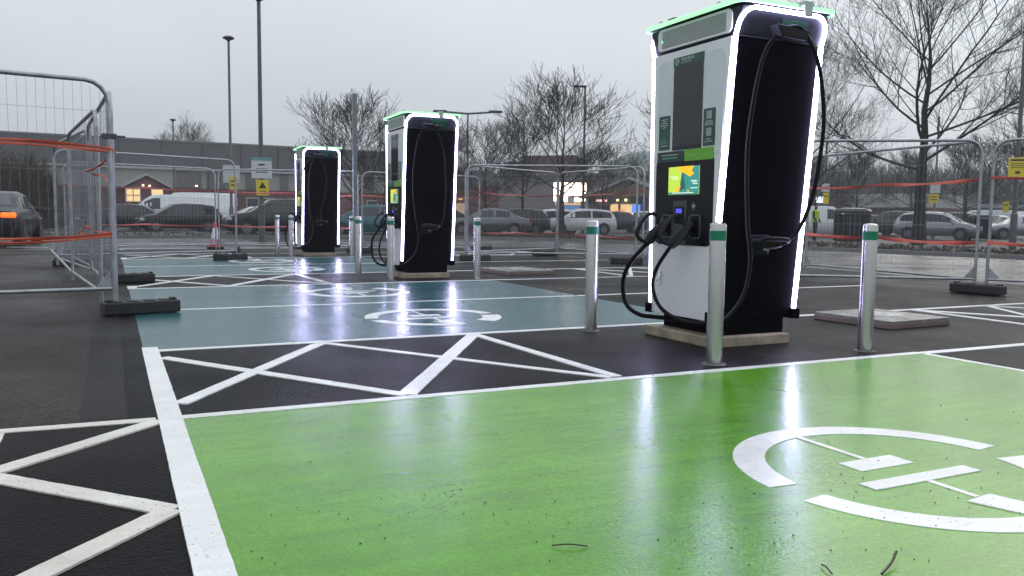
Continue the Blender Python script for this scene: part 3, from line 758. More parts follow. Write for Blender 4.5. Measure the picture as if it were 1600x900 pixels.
tape([(-3.3,8.35,1.60),(-1.2,8.66,1.595),(A0[0]-.03,A0[1]-.05,1.57)], .03, 'second strand of orange tape just below the upper one on the nearest left panel', twist=.4, sag=-.02)
tape([(-3.3,8.35,.80),(-1.2,8.66,.76),(A0[0]-.02,A0[1]-.05,.80)], .035, 'lower orange tape tied across the nearest left fence panel', twist=.5)
tape([(-3.3,8.35,.76),(-1.2,8.66,.715),(A0[0]-.02,A0[1]-.05,.78)], .03, 'lowest orange strand on the nearest left panel', twist=.5)
for i, (pts, lab) in enumerate([
    ([(A0[0]-.03,A0[1]-.03,.80),(-.22,9.2,.86),(-.30,9.3,.80),(-.05,9.0,.78)], 'knotted orange tape end on the lower left post'),
    ([(A0[0]-.05,A0[1]+.05,1.50),(-.20,9.2,1.40),(-.05,9.1,1.36),(0,9.05,1.28)], 'loose curl of orange tape hanging under the upper knot')]):
    tape(pts, .03, lab, twist=1.2, sag=.02)
fence_tape((-.95,21.6),(2.45,22.6),(1.62,1.60,1.58),'far left tape at upper height behind the rounded fence corner')
fence_tape((-.95,21.6),(2.45,22.6),(.72,.72,.70),'far left tape at lower height behind the traffic cone')
fence_tape((2.5,22.7),(5.85,21.4),(1.58,1.55,1.50),'upper tape passing behind the farthest charger')
fence_tape((2.5,22.7),(5.85,21.4),(.70,.68,.66),'lower tape passing behind the farthest charger')
fence_tape((5.95,21.5),(9.6,22.1),(1.52,1.50,1.55),'upper tape between the farthest and middle chargers')
fence_tape((7.22,17.35),(10.35,18.85),(1.58,1.52,1.56),'upper tape on the angled middle panel', w=.04)
fence_tape((7.22,17.35),(10.35,18.85),(.66,.62,.60),'lower tape on the angled middle panel', w=.05)
fence_tape((10.4,18.9),(10.62,15.35),(1.55,1.55,1.62),'upper tape on the corner panel left of the nearest charger', w=.04)
fence_tape((10.4,18.9),(10.62,15.35),(.60,.58,.55),'lower tape on the corner panel left of the nearest charger', w=.05)
fence_tape((11.35,11.3),(11.0,7.72),(1.58,1.58,1.60),'upper tape right of the nearest charger', w=.055)
fence_tape((11.35,11.3),(11.0,7.72),(.76,.73,.71),'lower tape right of the nearest charger', w=.07)
fence_tape((11.05,7.62),(12.6,4.4),(1.62,1.62,1.63),'upper bright tape at the right edge of the photo', w=.055)
fence_tape((11.05,7.62),(12.6,4.4),(.72,.70,.68),'lower tape at the right edge of the photo', w=.07)

# ================================================================== CONE
def cone(loc):
    root = empty('traffic_cone', loc, 0, label='orange and white traffic cone behind the rounded fence corner', cat='traffic cone')
    s = MB(); s.box((0,0,.03), (.42,.42,.06)); s.build('base', M_rub, root, bevel=.01)
    mo = mat('cone_red', (.65,.05,.03), .4); mw = mat('cone_sleeve', (.7,.7,.7), .35)
    prof = lambda z: .15-(z-.06)*.165
    for z0, z1, m, nm in ((.06,.28,mo,'lower_cone'),(.28,.58,mw,'white_sleeve'),(.58,.76,mo,'upper_cone')):
        s = MB(); s.lathe([(prof(z0),z0),(prof(z1),z1)], n=20); s.build(nm, m, root, smooth=.6)
cone(far(336,23.5))

# ================================================================== LAMP POSTS, SIGNS
M_pole = mat('lamp_pole_grey', (.10,.11,.115), .5, metal=.3, var=.15)
M_head = mat('lamp_head_dark', (.03,.03,.035), .5)
def lamp(px, D, top, kind, label, r=.075, lean=0, arm_dir=0):
    p = far(px, D); root = empty('lamp_post', p, 0, label=label, cat='lamp post')
    s = MB(); s.tube([(0,0,0),(0,0,1.3),(0,0,1.35),(0,0,top)], [r*1.5,r*1.45,r,r*.75], 10); s.build('pole', M_pole, root, smooth=.6)
    if kind == 'disc':
        s = MB(); s.lathe([(.06,top-.12),(.12,top-.06),(.27,top),(.28,top+.05),(.18,top+.12),(.03,top+.15)], n=18); s.build('lamp_head', M_head, root, smooth=.6)
    elif kind == 'single':
        a = arm_dir; d = Vector((math.cos(a),math.sin(a),0))
        s = MB(); s.tube([(0,0,top-.05),tuple(d*.35+Vector((0,0,top+.02)))], .04, 6); s.build('arm', M_pole, root)
        s = MB(); s.box(tuple(d*.35+Vector((0,0,top+.03))), (.85,.26,.10), a); s.build('lamp_head', M_head, root, bevel=.03)
    elif kind == 'double':
        for sg in (-1,1):
            d = Vector((math.cos(arm_dir),math.sin(arm_dir),0))*sg
            s = MB(); s.tube([(0,0,top),tuple(d*1.7+Vector((0,0,top+.12)))], .08, 6); s.build('arm', M_pole, root)
            s = MB(); s.box(tuple(d*2.05+Vector((0,0,top+.16))), (1.0,.34,.15), arm_dir); s.build('lamp_head', M_head, root, bevel=.03)
    return root
xdir = -YAW
lamp(409, 30, 8.55, 'disc', 'tallest lamp post on the left with round head cut by the top edge', .085)
lamp(362, 42, 9.6, 'disc', 'lamp post with round head left of the tallest one', .075)
lamp(274, 75, 9.2, 'disc', 'short-looking distant lamp post above the warehouse roof', .09)
lamp(909, 52, 9.0, 'single', 'lamp post with single head beside the central bare tree', .085, arm_dir=xdir+PI)
lamp(729, 62, 8.5, 'double', 'double-armed lamp post just right of the middle charger', .08, arm_dir=xdir)
lamp(1580, 31, 10.0, 'disc', 'thick lamp post at the right edge carrying a yellow notice', .082)
lamp(1455, 50, 7.2, 'none', 'slim lamp post right of the big bare tree', .07)
lamp(1284, 52, 6.0, 'none', 'slim post just right of the nearest charger with small signs', .08)
lamp(1500, 75, 7.0, 'none', 'thin far lamp post between the big tree and right edge', .07)
s = MB(); s.box((0,0,1.95), (.10,.10,3.9)); o = s.build('steel_post', mat('post_greygreen', (.16,.19,.19), .4, var=.2), bevel=.01); o.location = (5.36,19.95,0)
tag(o, 'slim square grey post standing between the farthest and middle chargers', 'post')
M_yel = mat('notice_yellow', (.72,.55,.02), .5, var=.08); M_ink = mat('notice_ink', (.03,.03,.02), .6); M_sw2 = mat('sign_white', (.55,.57,.60), .5, var=.05)
def sign(px, D, zc, w, h, m, label, lines=(), deep=.10, skirt=None):
    p = far(px, D, zc); root = empty('sign', p, -YAW-math.atan((px-800)/F_PX), label=label, cat='sign')
    s = MB(); s.box((0,0,0), (w,.03,h)); s.build('board', m, root, bevel=.004)
    s = MB(); s.box((0,.045,0), (.08,.06,h*.5)); s.build('bracket', M_pole, root)
    for k, (y, ww, hh, mm) in enumerate(lines):
        s = MB(); s.box((0,-.0175,y*h), (w*ww,.004,hh*h)); s.build('print_line', mm, root)
    return root
INK = lambda ys: [(y, .7, .06, M_ink) for y in ys]
sign(410, 29.7, 2.62, .70, .74, M_sw2, 'white parking information board on the tallest lamp post', [(.42,1.0,.16,mat('sign_teal', (.15,.3,.3), .5)),(.15,.3,.08,M_ink),(-.05,.55,.05,M_pole),(-.2,.6,.05,M_pole)])
s = MB(); 
ys = sign(411, 29.6, 1.92, .42, .54, M_yel, 'yellow pedestrian warning notice below the white board', [(-.36,.7,.08,M_ink),(-.22,.5,.06,M_ink)])
s.prism([(-.13,-.02),(.13,-.02),(0,.21)], -.021, .004, 'xz'); s.build('warning_triangle', M_ink, ys)
sign(363, 41.6, 2.95, .80, .86, M_sw2, 'pale back of a sign on the second lamp post from the left', [])
sign(366, 41.5, 2.50, .36, .66, M_yel, 'narrow yellow notice behind the rounded fence corner', [(.15,.7,.12,M_ink),(-.15,.7,.12,M_ink)])
sign(1581, 30.7, 3.02, .60, .70, M_yel, 'large yellow notice on the thick lamp post at the right edge', [(.36,.8,.10,M_ink)]+[(y,.75,.03,M_ink) for y in (.18,.08,-.02)]+[(-.28,.25,.14,M_ink)])
sign(1455, 49.6, 2.95, .55, .55, M_sw2, 'small white sign on the slim lamp post by the big tree', [])
sign(1453, 49.5, 2.35, .52, .52, M_yel, 'small yellow notice under the white one by the big tree', [(.2,.7,.1,M_ink),(-.1,.7,.1,M_ink)])
sign(1285, 51.6, 3.0, .45, .5, M_sw2, 'tiny white sign beside the nearest charger edge', [])
sign(1286, 51.5, 2.35, .34, .68, M_yel, 'tiny yellow notice beside the nearest charger edge', [(.2,.7,.1,M_ink)])
sign(1566, 60, 2.1, .38, .75, M_yel, 'small distant yellow notice left of the thick right pole', [(.2,.7,.1,M_ink)])
sign(890, 50, 2.05, .40, .42, M_sw2, 'small pale sign among the white cars', [])

# ================================================================== TREES
M_bark = mat('bark', (.026,.022,.020), .85, bump=.6, bscale=12, var=.3, vscale=3)
M_bark2 = mat('bark_brown', (.060,.045,.035), .85, var=.35, vscale=2)
def make_tree_meshes(seed, H, fork, rad, spread, dens=1.0, levels=4, lead=True, sides=(8,5,4,3,3), droop=0.0, tipr=.006, mm=None):
    rg = random.Random(seed); tr = MB(); cr = MB()
    def grow(p, d, L, r, lv):
        seg = (6, 7, 5, 4, 3)[min(lv,4)]
        pts = [p.copy()]; rs = [r]; dd = d.copy(); curl = Vector((rg.uniform(-1,1), rg.uniform(-1,1), rg.uniform(-.3,.5)))*.5
        for i in range(seg):
            wob = (.10, .15, .22, .28, .32)[min(lv,4)]
            dd = (dd+curl*wob+Vector((rg.uniform(-1,1), rg.uniform(-1,1), rg.uniform(-.6,.8)))*wob*.45+Vector((0,0,(.0,.05,.075,.13,.16)[min(lv,4)]-droop*lv*.03))).normalized()
            p = p+dd*(L/seg); pts.append(p.copy()); rs.append(max(tipr, r*(1-(i+1)/seg*.72)))
        (tr if lv == 0 else cr).tube(pts, rs, sides[min(lv,4)], cap=(lv < 2))
        if lv >= levels: return
        nb = int(((0, 9, 6, 4, 3) if levels > 3 else (0, 8, 6, 0))[min(lv,4)]*dens) if lv else 0
        ra, rb = (.38, .66) if levels > 3 else (.46, .74)
        for k in range(nb):
            t = rg.uniform(.22, 1.0) if lv < 3 else rg.uniform(.1, .95)
            i = min(int(t*seg), seg-1); q = pts[i].lerp(pts[i+1], t*seg-i)
            base = (pts[i+1]-pts[i]).normalized(); ax = base.orthogonal().normalized(); ax.rotate(Matrix.Rotation(rg.uniform(0,2*PI), 3, base))
            ang = R(rg.uniform(25, 50)); nd = (base*math.cos(ang)+ax*math.sin(ang)).normalized()
            grow(q, nd, L*rg.uniform(ra,rb)*(1.15-.45*t), rs[i]*(.46 if lv < 2 else .52), lv+1)
    # trunk and leader
    pts = [Vector((0,0,0))]; rs = [rad*1.25]; n = 10; top = H*.93
    for i in range(1, n+1):
        z = top*i/n; pts.append(Vector((rg.uniform(-1,1)*.012*H*(i/n), rg.uniform(-1,1)*.012*H*(i/n), z)))
        rs.append(rad*max(.06, (1-.30*min(1,z/fork)) if z < fork else .70*(1-((z-fork)/(top-fork)))**1.15))
    k = max(2, int(fork/top*n)+1)
    tr.tube(pts[:k+1], rs[:k+1], sides[0]); cr.tube(pts[k:], rs[k:], 5)
    nl = int(17*dens)
    for j in range(nl):
        t = (j/nl)**1.0; z = fork+(top-fork)*t*.9
        i = min(int(z/top*n), n-1); q = pts[i].lerp(pts[i+1], z/top*n-i)
        az = j*2.4+rg.uniform(-.4,.4); el = R(rg.uniform(14,40)+34*t)
        d = Vector((math.cos(az)*math.cos(el), math.sin(az)*math.cos(el), math.sin(el)))
        grow(q, d, spread*(.82+.5*t-.95*t*t)*rg.uniform(.82,1.1), max(.02, rs[i]*.42), 1)
    return tr, cr
PROTO = {}
def tree_proto(key, *a, **k):
    mm = k.get('mm') or M_bark
    tr, cr = make_tree_meshes(*a, **k)
    root = empty('bare_tree', cat='tree')
    tr.build('trunk', mm, root, smooth=True); cr.build('crown', mm, root)
    PROTO[key] = [root, False]
def place_tree(key, px, D, label, sc=1.0, rz=0, z=0.0, group='bare winter trees', sx=None):
    root, used = PROTO[key]; p = far(px, D, z)
    if not used: o = root; PROTO[key][1] = True; o.location = p; o.rotation_euler = (0,0,rz)
    else: o = copy_tree(root, p, rz)
    o.scale = (sx or sc, sx or sc, sc); tag(o, label, group=group); return o
tree_proto('big', 11, 12.8, 3.3, .24, 7.6, 1.27, 4, tipr=.005)
tree_proto('a', 21, 7.6, 2.3, .15, 4.0, 1.18, 3, tipr=.0085)
tree_proto('b', 33, 6.6, 1.7, .14, 3.8, 1.2, 3, tipr=.0085)
tree_proto('c', 47, 6.0, 1.7, .12, 2.9, 1.3, 3, tipr=.008)
place_tree('big', 1433, 37, 'big bare tree with dark trunk right of the nearest charger', .98, 2.1, sx=1.16)
place_tree('big', 1250, 41, 'bare tree half hidden behind the right side of the nearest charger', .66, .6)
place_tree('a', 876, 40, 'bare tree with wide rounded crown beside the single-headed lamp', .88, .3, sx=1.05)
place_tree('a', 815, 49, 'slimmer bare tree left of the rounded one', .86, 2.0, sx=.75)
place_tree('a', 1068, 39, 'bare tree behind the left side of the nearest charger', .80, 4.0, sx=.9)
place_tree('b', 552, 40, 'dense bare tree behind the slim grey post', .87, .9, sx=1.0)
place_tree('b', 757, 46, 'low twiggy tree right of the middle charger', .80, 2.5, sx=1.0)
place_tree('b', 600, 44, 'bare tree partly behind the middle charger', .66, 4.4)
place_tree('b', 690, 50, 'twiggy tree behind the right edge of the middle charger', .76, 5.1)
place_tree('b', 940, 50, 'low bare tree right of the single-headed lamp', .70, 1.2, sx=.95)
place_tree('c', 1334, 62, 'small pale forked tree in front of the low white roof', .95, .4)
place_tree('c', 1418, 66, 'small bare tree just left of the big trunk', 1.0, 1.9)
place_tree('c', 1503, 60, 'twiggy tree right of the big trunk, behind the fence posts', 1.05, 3.0, sx=1.3)
place_tree('c', 1580, 66, 'distant twiggy tree behind the thick right lamp post', 1.15, 4.4, sx=1.3)
place_tree('c', 1270, 64, 'small bare tree close to the edge of the nearest charger', .9, 5.2)
place_tree('a', 297, 98, 'faint tree top rising above the warehouse roof', 1.32, 3.0)
# another large tree just beyond the right edge reaches into view
place_tree('big', 1690, 34, 'large bare tree beyond the right edge whose twigs reach in', .72, 3.3)

def thicket(name, a, b, depth, h, count, seed, m, lean=.15, r=.012, top=.8):
    rg = random.Random(seed); s = MB(); a = Vector(a); b = Vector(b); d = (b-a); nn = Vector((-d.y,d.x,0)).normalized()
    for i in range(count):
        t = rg.random(); p = a+d*t+nn*rg.uniform(0,depth); hh = h*(top+(1-top)*math.sin(t*17+seed)*.5+rg.uniform(-.22,.16))
        l = Vector((rg.uniform(-lean,lean), rg.uniform(-lean,lean), 1)); q = p+l*hh*.55; e = q+Vector((rg.uniform(-lean,lean)*1.6, rg.uniform(-lean,lean)*1.6, 1))*hh*.45
        s.tube([p,q,e], [r*1.6,r,r*.35], 3, cap=False)
        for k in range(5):
            u = rg.uniform(.3,.95); c = p.lerp(e, u); v = Vector((rg.uniform(-1,1), rg.uniform(-1,1), rg.uniform(.2,1.2)))*hh*.12
            s.tube([c, c+v], [r*.7, r*.25], 3, cap=False)
    return s.build(name, m)
tag(thicket('bare_thicket', far(-60,46), far(104,52), 3.0, 4.6, 1500, 1, M_bark2, r=.022), 'tall brown leafless thicket behind the dark car at left', 'hedge', kind='stuff')
M_wood = mat('distant_wood', (.050,.048,.045), .9, var=.3, vscale=.5)
tag(thicket('distant_woodland', far(1250,150), far(1680,170), 25, 12.5, 3800, 2, M_wood, r=.07, lean=.3), 'dark bare woodland on the skyline at right', 'woodland', kind='stuff')
tag(thicket('low_woodland', far(640,110), far(860,120), 8, 9.0, 1100, 4, M_wood, r=.05, lean=.3), 'grey bare scrub on the skyline behind the middle charger', 'woodland', kind='stuff')
# low rise of ground under the far wood
def hill(name, a, b, depth, h, m):
    s = MB(); a = Vector(a); b = Vector(b); d = b-a; nn = Vector((-d.y,d.x,0)).normalized(); n = 40; rg = random.Random(9)
    prof = [(0,0),(.25,.7),(.5,1),(1,.9)]
    for i in range(n+1):
        t = i/n; hh = h*(.75+.15*math.sin(t*9)+.1*math.sin(t*23))
        for u, v in prof: q = a+d*t+nn*depth*u; s.v.append((q.x,q.y,hh*v-.1 if v else -.5))
    for i in range(n):
        for k in range(3): s.f.append((i*4+k, (i+1)*4+k, (i+1)*4+k+1, i*4+k+1))
    return tag(s.build(name, m, smooth=True), kind='structure')
hill('hill', far(1200,175), far(1900,215), 60, 8.5, mat('hill_scrub', (.040,.040,.035), .95, var=.4, vscale=.2, bump=.8, bscale=.6, bdist=1))
hill('hill', far(-500,260), far(1300,260), 60, 7.0, MATS['hill_scrub'])

# ================================================================== BUILDINGS
M_clad = mat('grey_cladding', (.098,.098,.104), .55, var=.06, vscale=.3)
M_creamw = mat('cream_render', (.31,.30,.275), .7, var=.08, vscale=.4)
M_brick = mat('red_brick', (.13,.050,.045), .85, var=.25, vscale=3)
M_dkglass = mat('dark_window_glass', (.02,.025,.03), .08, spec=.7)
M_lit = mat('lit_shop_window', (.8,.6,.3), .4, emit=(1.0,.66,.30), estr=.85, var=.3)
M_trim = mat('pale_trim', (.40,.40,.40), .6)
M_signlit = mat('lit_sign', (.9,.8,.7), .4, emit=(1.0,.84,.66), estr=6.0)
def wallq(name, a, b, z0, z1, thick, m, parent):
    a = Vector(a); b = Vector(b); d = (b-a).normalized(); nn = Vector((-d.y,d.x,0)); c = (a+b)/2+nn*thick/2
    s = MB(); s.box((c.x,c.y,(z0+z1)/2), ((b-a).length, thick, z1-z0), math.atan2(d.y,d.x)); return s.build(name, m, parent)
def along(a, b, t, off=0.0):
    a = Vector(a); b = Vector(b); d = (b-a).normalized(); nn = Vector((-d.y,d.x,0)); return a+(b-a)*t-nn*off
def warehouse():
    root = empty('warehouse', label='long grey clad retail warehouse with cream band and brick base at left', cat='warehouse')
    a = far(-380, 66.5); b = far(640, 95.8)
    wallq('brick_wall', a, b, 0, 3.45, 30, M_brick, root)
    wallq('cream_band', a, b, 3.45, 5.3, 30.01, M_creamw, root)
    A = along(a,b,0,-.0); wallq('upper_cladding', along(a,b,-.0,.25), along(a,b,1,.25), 5.3, 7.95, 30.5, M_clad, root)
    wallq('parapet_trim', along(a,b,0,.32), along(a,b,1,.32), 7.95, 8.12, 30.6, mat('trim_grey', (.2,.2,.2), .5), root)
    wallq('eaves_trim', along(a,b,0,.34), along(a,b,1,.34), 5.22, 5.42, .5, M_trim, root)
    L = (b-a).length
    def tt(px):   # parameter along the wall seen in column px
        dr = far(px, 1.0); dr.z = 0; d = b-a
        det = dr.x*(-d.y)-dr.y*(-d.x); k = (a.x*(-d.y)-a.y*(-d.x))/det; q = dr*k; return (q-a).length/L
    for px, w in ((297,2.4),(341,2.2),(392,1.0),(444,1.0),(575,1.3),(520,1.3)):
        q = along(a,b,tt(px),.02)
        s = MB(); s.box((q.x,q.y,4.35), (w,.16,1.7), math.atan2((b-a).y,(b-a).x)); f = s.build('window', mat('window_frame_grey', (.18,.17,.16), .6), root)
        q = along(a,b,tt(px),.105); s = MB(); s.box((q.x,q.y,4.35), (w-.16,.04,1.54), math.atan2((b-a).y,(b-a).x)); s.build('pane', mat('blind_window', (.13,.12,.11), .4), f)
    for px in (395,420,581,300,460):
        q = along(a,b,tt(px),.02); s = MB(); s.box((q.x,q.y,1.9), (1.3,.16,1.5), math.atan2((b-a).y,(b-a).x)); f = s.build('window', M_trim, root)
        q = along(a,b,tt(px),.105); s = MB(); s.box((q.x,q.y,1.9), (1.1,.04,1.3), math.atan2((b-a).y,(b-a).x)); s.build('pane', M_dkglass, f)
    for k in range(1, 15):
        t_ = k/15; q = along(a,b,t_,.27); s = MB(); s.box((q.x,q.y,6.63), (.10,.05,2.6), math.atan2((b-a).y,(b-a).x)); s.build('cladding_joint', mat('joint_dark', (.05,.05,.055), .5), root)
        if k % 3 == 0:
            q = along(a,b,t_+.01,.08); s = MB(); s.tube([(q.x,q.y,.0),(q.x,q.y,5.2)], .08, 8); s.build('downpipe', mat('joint_dark', (.05,.05,.055), .5), root)
    # gabled brick porch
    q = along(a,b,tt(226),0); rz = math.atan2((b-a).y,(b-a).x); X = Matrix.Translation((q.x,q.y,0)) @ Matrix.Rotation(rz,4,'Z')
    s = MB(); s.prism([(-1.9,0),(1.9,0),(1.9,3.35),(0,4.35),(-1.9,3.35)], -2.2, 2.2, 'xz'); s.build('porch', M_brick, root, xf=X)
    for sg in (-1,1):
        s = MB(); s.prism([(sg*2.2,3.3),(0,4.5),(0,4.68),(sg*2.3,3.45)], -2.5, 2.6, 'xz'); s.build('bargeboard', M_trim, root, xf=X)
    s = MB(); s.box((-1.2,-2.26,2.6), (1.35,.08,1.3)); wn_ = s.build('window', M_trim, root, xf=X)
    for dx in (-.31,.31):
        for dz in (-.3,.3):
            s = MB(); s.box((-1.2+dx,-2.31,2.6+dz), (.52,.03,.5)); s.build('pane', M_lit, wn_, xf=X)
    s = MB(); s.box((.9,-2.26,2.6), (1.1,.08,1.3)); wn_ = s.build('window', M_trim, root, xf=X)
    s = MB(); s.box((.9,-2.31,2.6), (.95,.03,1.15)); s.build('pane', M_lit, wn_, xf=X)
    for px, z in ((220,3.55),(230,3.52),(308,3.7)):
        q = along(a,b,tt(px),2.45 if px < 300 else .2); s = MB(); s.lathe([(.06,-.06),(.09,0),(.06,.06)], (q.x,q.y,z), 8); s.build('wall_lamp', mat('lamp_glow', (.9,.8,.7), .4, emit=(1,.85,.65), estr=6), root)
warehouse()
def store():
    root = empty('supermarket', label='grey supermarket with a brown tower and a bright lit sign, centre background', cat='supermarket')
    a = far(640, 92); b = far(1030, 84)
    wallq('front_wall', a, b, 0, 5.3, 25, mat('store_grey', (.16,.15,.155), .6, var=.1, vscale=.3), root)
    wallq('roof_edge', along(a,b,0,.2), along(a,b,1,.2), 5.3, 5.55, 25.3, mat('store_trim', (.22,.21,.21), .6), root)
    t = far(815,95); u = far(897,93.5); wallq('tower', t, u, 0, 7.9, 8, mat('tower_brown', (.10,.065,.065), .8, var=.15), root)
    t = far(786,97); u = far(818,96); wallq('plant_room', t, u, 0, 7.3, 6, M_clad, root)
    rz = math.atan2((b-a).y,(b-a).x)
    def onwall(px):
        dr = far(px,1.0); d = b-a; det = dr.x*(-d.y)-dr.y*(-d.x); return (dr*((a.x*(-d.y)-a.y*(-d.x))/det))
    def pan(name, px, z, w, h, m, off=.1, par=root, th=.1):
        q = onwall(px); nn = Vector((-(b-a).y,(b-a).x,0)).normalized(); q = q-nn*off; s = MB(); s.box((q.x,q.y,z), (w,th,h), rz); return s.build(name, m, par)
    pan('lit_sign', 889, 3.62, 3.4, 1.9, M_signlit, .25)
    pan('sign_frame', 889, 3.62, 3.7, 2.1, M_head, .12)
    e = pan('entrance', 886, 1.9, 2.6, .7, mat('blue_fascia', (.02,.07,.16), .4, emit=(.12,.35,.7), estr=.5), .2)
    pan('doorway_glow', 886, 2.45, 2.7, .35, mat('amber_glow', (.5,.35,.2), .5, emit=(1,.6,.3), estr=.7), .22)
    for px, m in ((958,M_lit),(974,M_lit),(985,M_lit)):
        f = pan('shop_window', px, 1.7, .95, 1.6, M_trim, .1); pan('pane', px, 1.7, .8, 1.4, m, .17, f, .04)
    f = pan('shop_window', 966, 1.6, 1.1, 1.2, M_brick, .1)
    pan('goods_display', 967, 1.5, 1.0, .8, mat('goods_red', (.4,.12,.08), .5, emit=(.8,.2,.1), estr=.4), .17, f, .04)
    pan('advert_screen', 992, 1.75, .85, 1.2, mat('advert_blue', (.05,.15,.6), .4, emit=(.12,.3,1.0), estr=1.2), .3)
    pan('neon_strip', 938, 2.75, 1.1, .22, mat('pink_neon', (.9,.5,.5), .4, emit=(1,.5,.45), estr=1.8), .2)
    for px in (963,976): pan('wall_lamp', px, 2.82, .22, .22, mat('lamp_glow2', (.9,.8,.4), .4, emit=(1,.85,.4), estr=4), .3)
    # gabled timber porch in front of the shop windows
    q = onwall(985); X = Matrix.Translation((q.x,q.y,0)) @ Matrix.Rotation(rz,4,'Z')
    s = MB(); s.prism([(-4.4,3.1),(0,4.7),(4.4,3.1)], -2.4, .3, 'xz'); s.build('gable', mat('gable_timber', (.22,.15,.09), .7, var=.2), root, xf=X)
    for sg in (-1,1):
        s = MB(); s.prism([(sg*4.9,2.9),(0,4.78),(0,5.05),(sg*5.0,3.08)], -2.8, 3.2, 'xz'); s.build('gable_roof', M_trim, root, xf=X)
        s = MB(); s.box((sg*4.2,-2.3,1.55), (.25,.25,3.1)); s.build('column', M_trim, root, xf=X)
store()
def cottage(px, D, w, h, label, lit=True):
    p = far(px, D); rz = -YAW-math.atan((px-800)/F_PX); root = empty('brick_building', p, rz, label=label, cat='building')
    s = MB(); s.box((0,3,h/2), (w,6,h)); s.build('wall', M_brick, root)
    s = MB(); s.prism([(-w/2-.2,h),(w/2+.2,h),(w/2-.6,h+1.3),(-w/2+.6,h+1.3)], -.2, 6.4, 'xz'); s.build('roof', M_clad, root)
    s = MB(); s.box((0,-.03,1.05), (.95,.06,2.1)); d = s.build('door', mat('door_pale', (.4,.3,.22), .5, emit=(.8,.5,.3), estr=.25) if lit else M_trim, root)
    s = MB(); s.box((.2,-.1,2.5), (.9,.12,.14)); s.build('porch_lamp', mat('porch_glow', (.9,.7,.3), .4, emit=(1,.6,.15), estr=3), root)
cottage(719, 72, 6.5, 3.6, 'small dark brick building with amber porch lamp right of the middle charger')
def low_building():
    root = empty('low_building', label='low brick building with long white roof behind the cars at right', cat='building')
    a = far(1308,104); b = far(1446,96)
    wallq('brick_wall', a, b, 0, 2.6, 10, M_brick, root)
    wallq('roof', along(a,b,-.01,.4), along(a,b,1.01,.4), 2.6, 4.2, 10.5, mat('white_roof_sheet', (.34,.34,.32), .6, var=.08), root)
    wallq('gutter', along(a,b,-.01,.5), along(a,b,1.01,.5), 2.45, 2.62, .3, M_head, root)
    a2 = far(1288,100); b2 = far(1309,99); wallq('shop_end', a2, b2, 0, 3.9, 8, mat('plum_wall', (.06,.045,.07), .6), root)
    q = far(1270,96); r_ = far(1284,96); wallq('lit_fascia', q, r_, 3.0, 3.7, .3, mat('fascia_glow', (.8,.85,.9), .4, emit=(.8,.9,1), estr=1.3), root)
low_building()
# rounded green-grey roof behind the supermarket
s = MB(); c = far(1015,125); s.lathe([(9,0),(9,5.5),(8.2,7.6),(6.2,9.4),(3.4,10.6),(.5,11)], (c.x,c.y,0), 28)
tag(s.build('domed_roof_building', mat('dome_green_grey', (.16,.19,.18), .6), smooth=.5), 'pale green-grey rounded roof left of the nearest charger', 'building')
# long grey shed behind the right-hand cars
root = empty('retail_shed', label='distant grey shed roofs behind the cars at the right edge', cat='building')
wallq('shed_wall', far(1462,110), far(1700,118), 0, 2.9, 10, mat('shed_grey', (.14,.14,.15), .6), root)
wallq('shed_roof', far(1458,109), far(1705,117), 2.9, 3.4, 11, mat('shed_roof', (.22,.22,.22), .5), root)

# ================================================================== CARS
M_cglass = mat('car_glass', (.018,.022,.026), .06, spec=.7, var=.1)
M_tyre = mat('tyre_rubber', (.014,.014,.015), .7)
M_rimw = mat('wheel_rim', (.16,.165,.17), .35, metal=.8)
M_tail = mat('tail_light_red', (.35,.01,.01), .2)
M_tail_on = mat('tail_light_lit', (.9,.3,.02), .3, emit=(1,.10,.01), estr=1.5)
M_hl = mat('headlight_clear', (.5,.5,.52), .12)
M_hl_on = mat('headlight_lit', (1,.85,.5), .3, emit=(1,.75,.38), estr=9)
M_plate = mat('number_plate', (.55,.5,.25), .5)
M_ctrim = mat('car_black_trim', (.012,.012,.013), .5)
CARP = {   # stations: x, belt z, top z, half width at belt; front at +x
 'hatch': (4.05, [(-2.02,.70,.72,.70),(-1.98,.86,.90,.78),(-1.85,.92,1.18,.82),(-1.55,.93,1.39,.85),(-1.0,.92,1.46,.86),(-.2,.91,1.48,.87),(.35,.90,1.42,.87),(.85,.90,1.15,.86),(1.20,.90,.93,.85),(1.65,.84,.85,.82),(1.93,.72,.73,.74),(2.02,.55,.56,.66)], .31, (-1.25,1.25)),
 'saloon': (4.5, [(-2.25,.70,.72,.70),(-2.2,.88,.90,.80),(-1.75,.94,.96,.84),(-1.55,.94,1.05,.85),(-1.0,.94,1.36,.87),(-.3,.93,1.44,.88),(.3,.92,1.41,.88),(.95,.92,1.05,.87),(1.15,.91,.94,.87),(1.75,.84,.85,.84),(2.15,.72,.73,.76),(2.25,.55,.56,.68)], .32, (-1.4,1.4)),
 'suv': (4.6, [(-2.30,.80,.82,.76),(-2.26,.98,1.02,.84),(-2.1,1.04,1.35,.87),(-1.8,1.05,1.58,.89),(-1.2,1.04,1.65,.90),(-.2,1.03,1.67,.91),(.35,1.02,1.62,.91),(.95,1.02,1.25,.90),(1.25,1.02,1.06,.89),(1.8,.97,.98,.87),(2.2,.82,.83,.80),(2.30,.60,.61,.70)], .36, (-1.4,1.42)),
 'van': (5.2, [(-2.6,.95,1.85,.86),(-2.56,1.10,1.98,.91),(-2.4,1.12,2.03,.93),(-1.2,1.12,2.05,.94),(.4,1.12,2.04,.94),(.85,1.12,2.0,.93),(1.25,1.12,1.75,.92),(1.75,1.12,1.28,.90),(1.95,1.10,1.12,.88),(2.4,.95,.96,.83),(2.55,.75,.76,.78),(2.6,.55,.56,.72)], .34, (-1.6,1.75)),
}
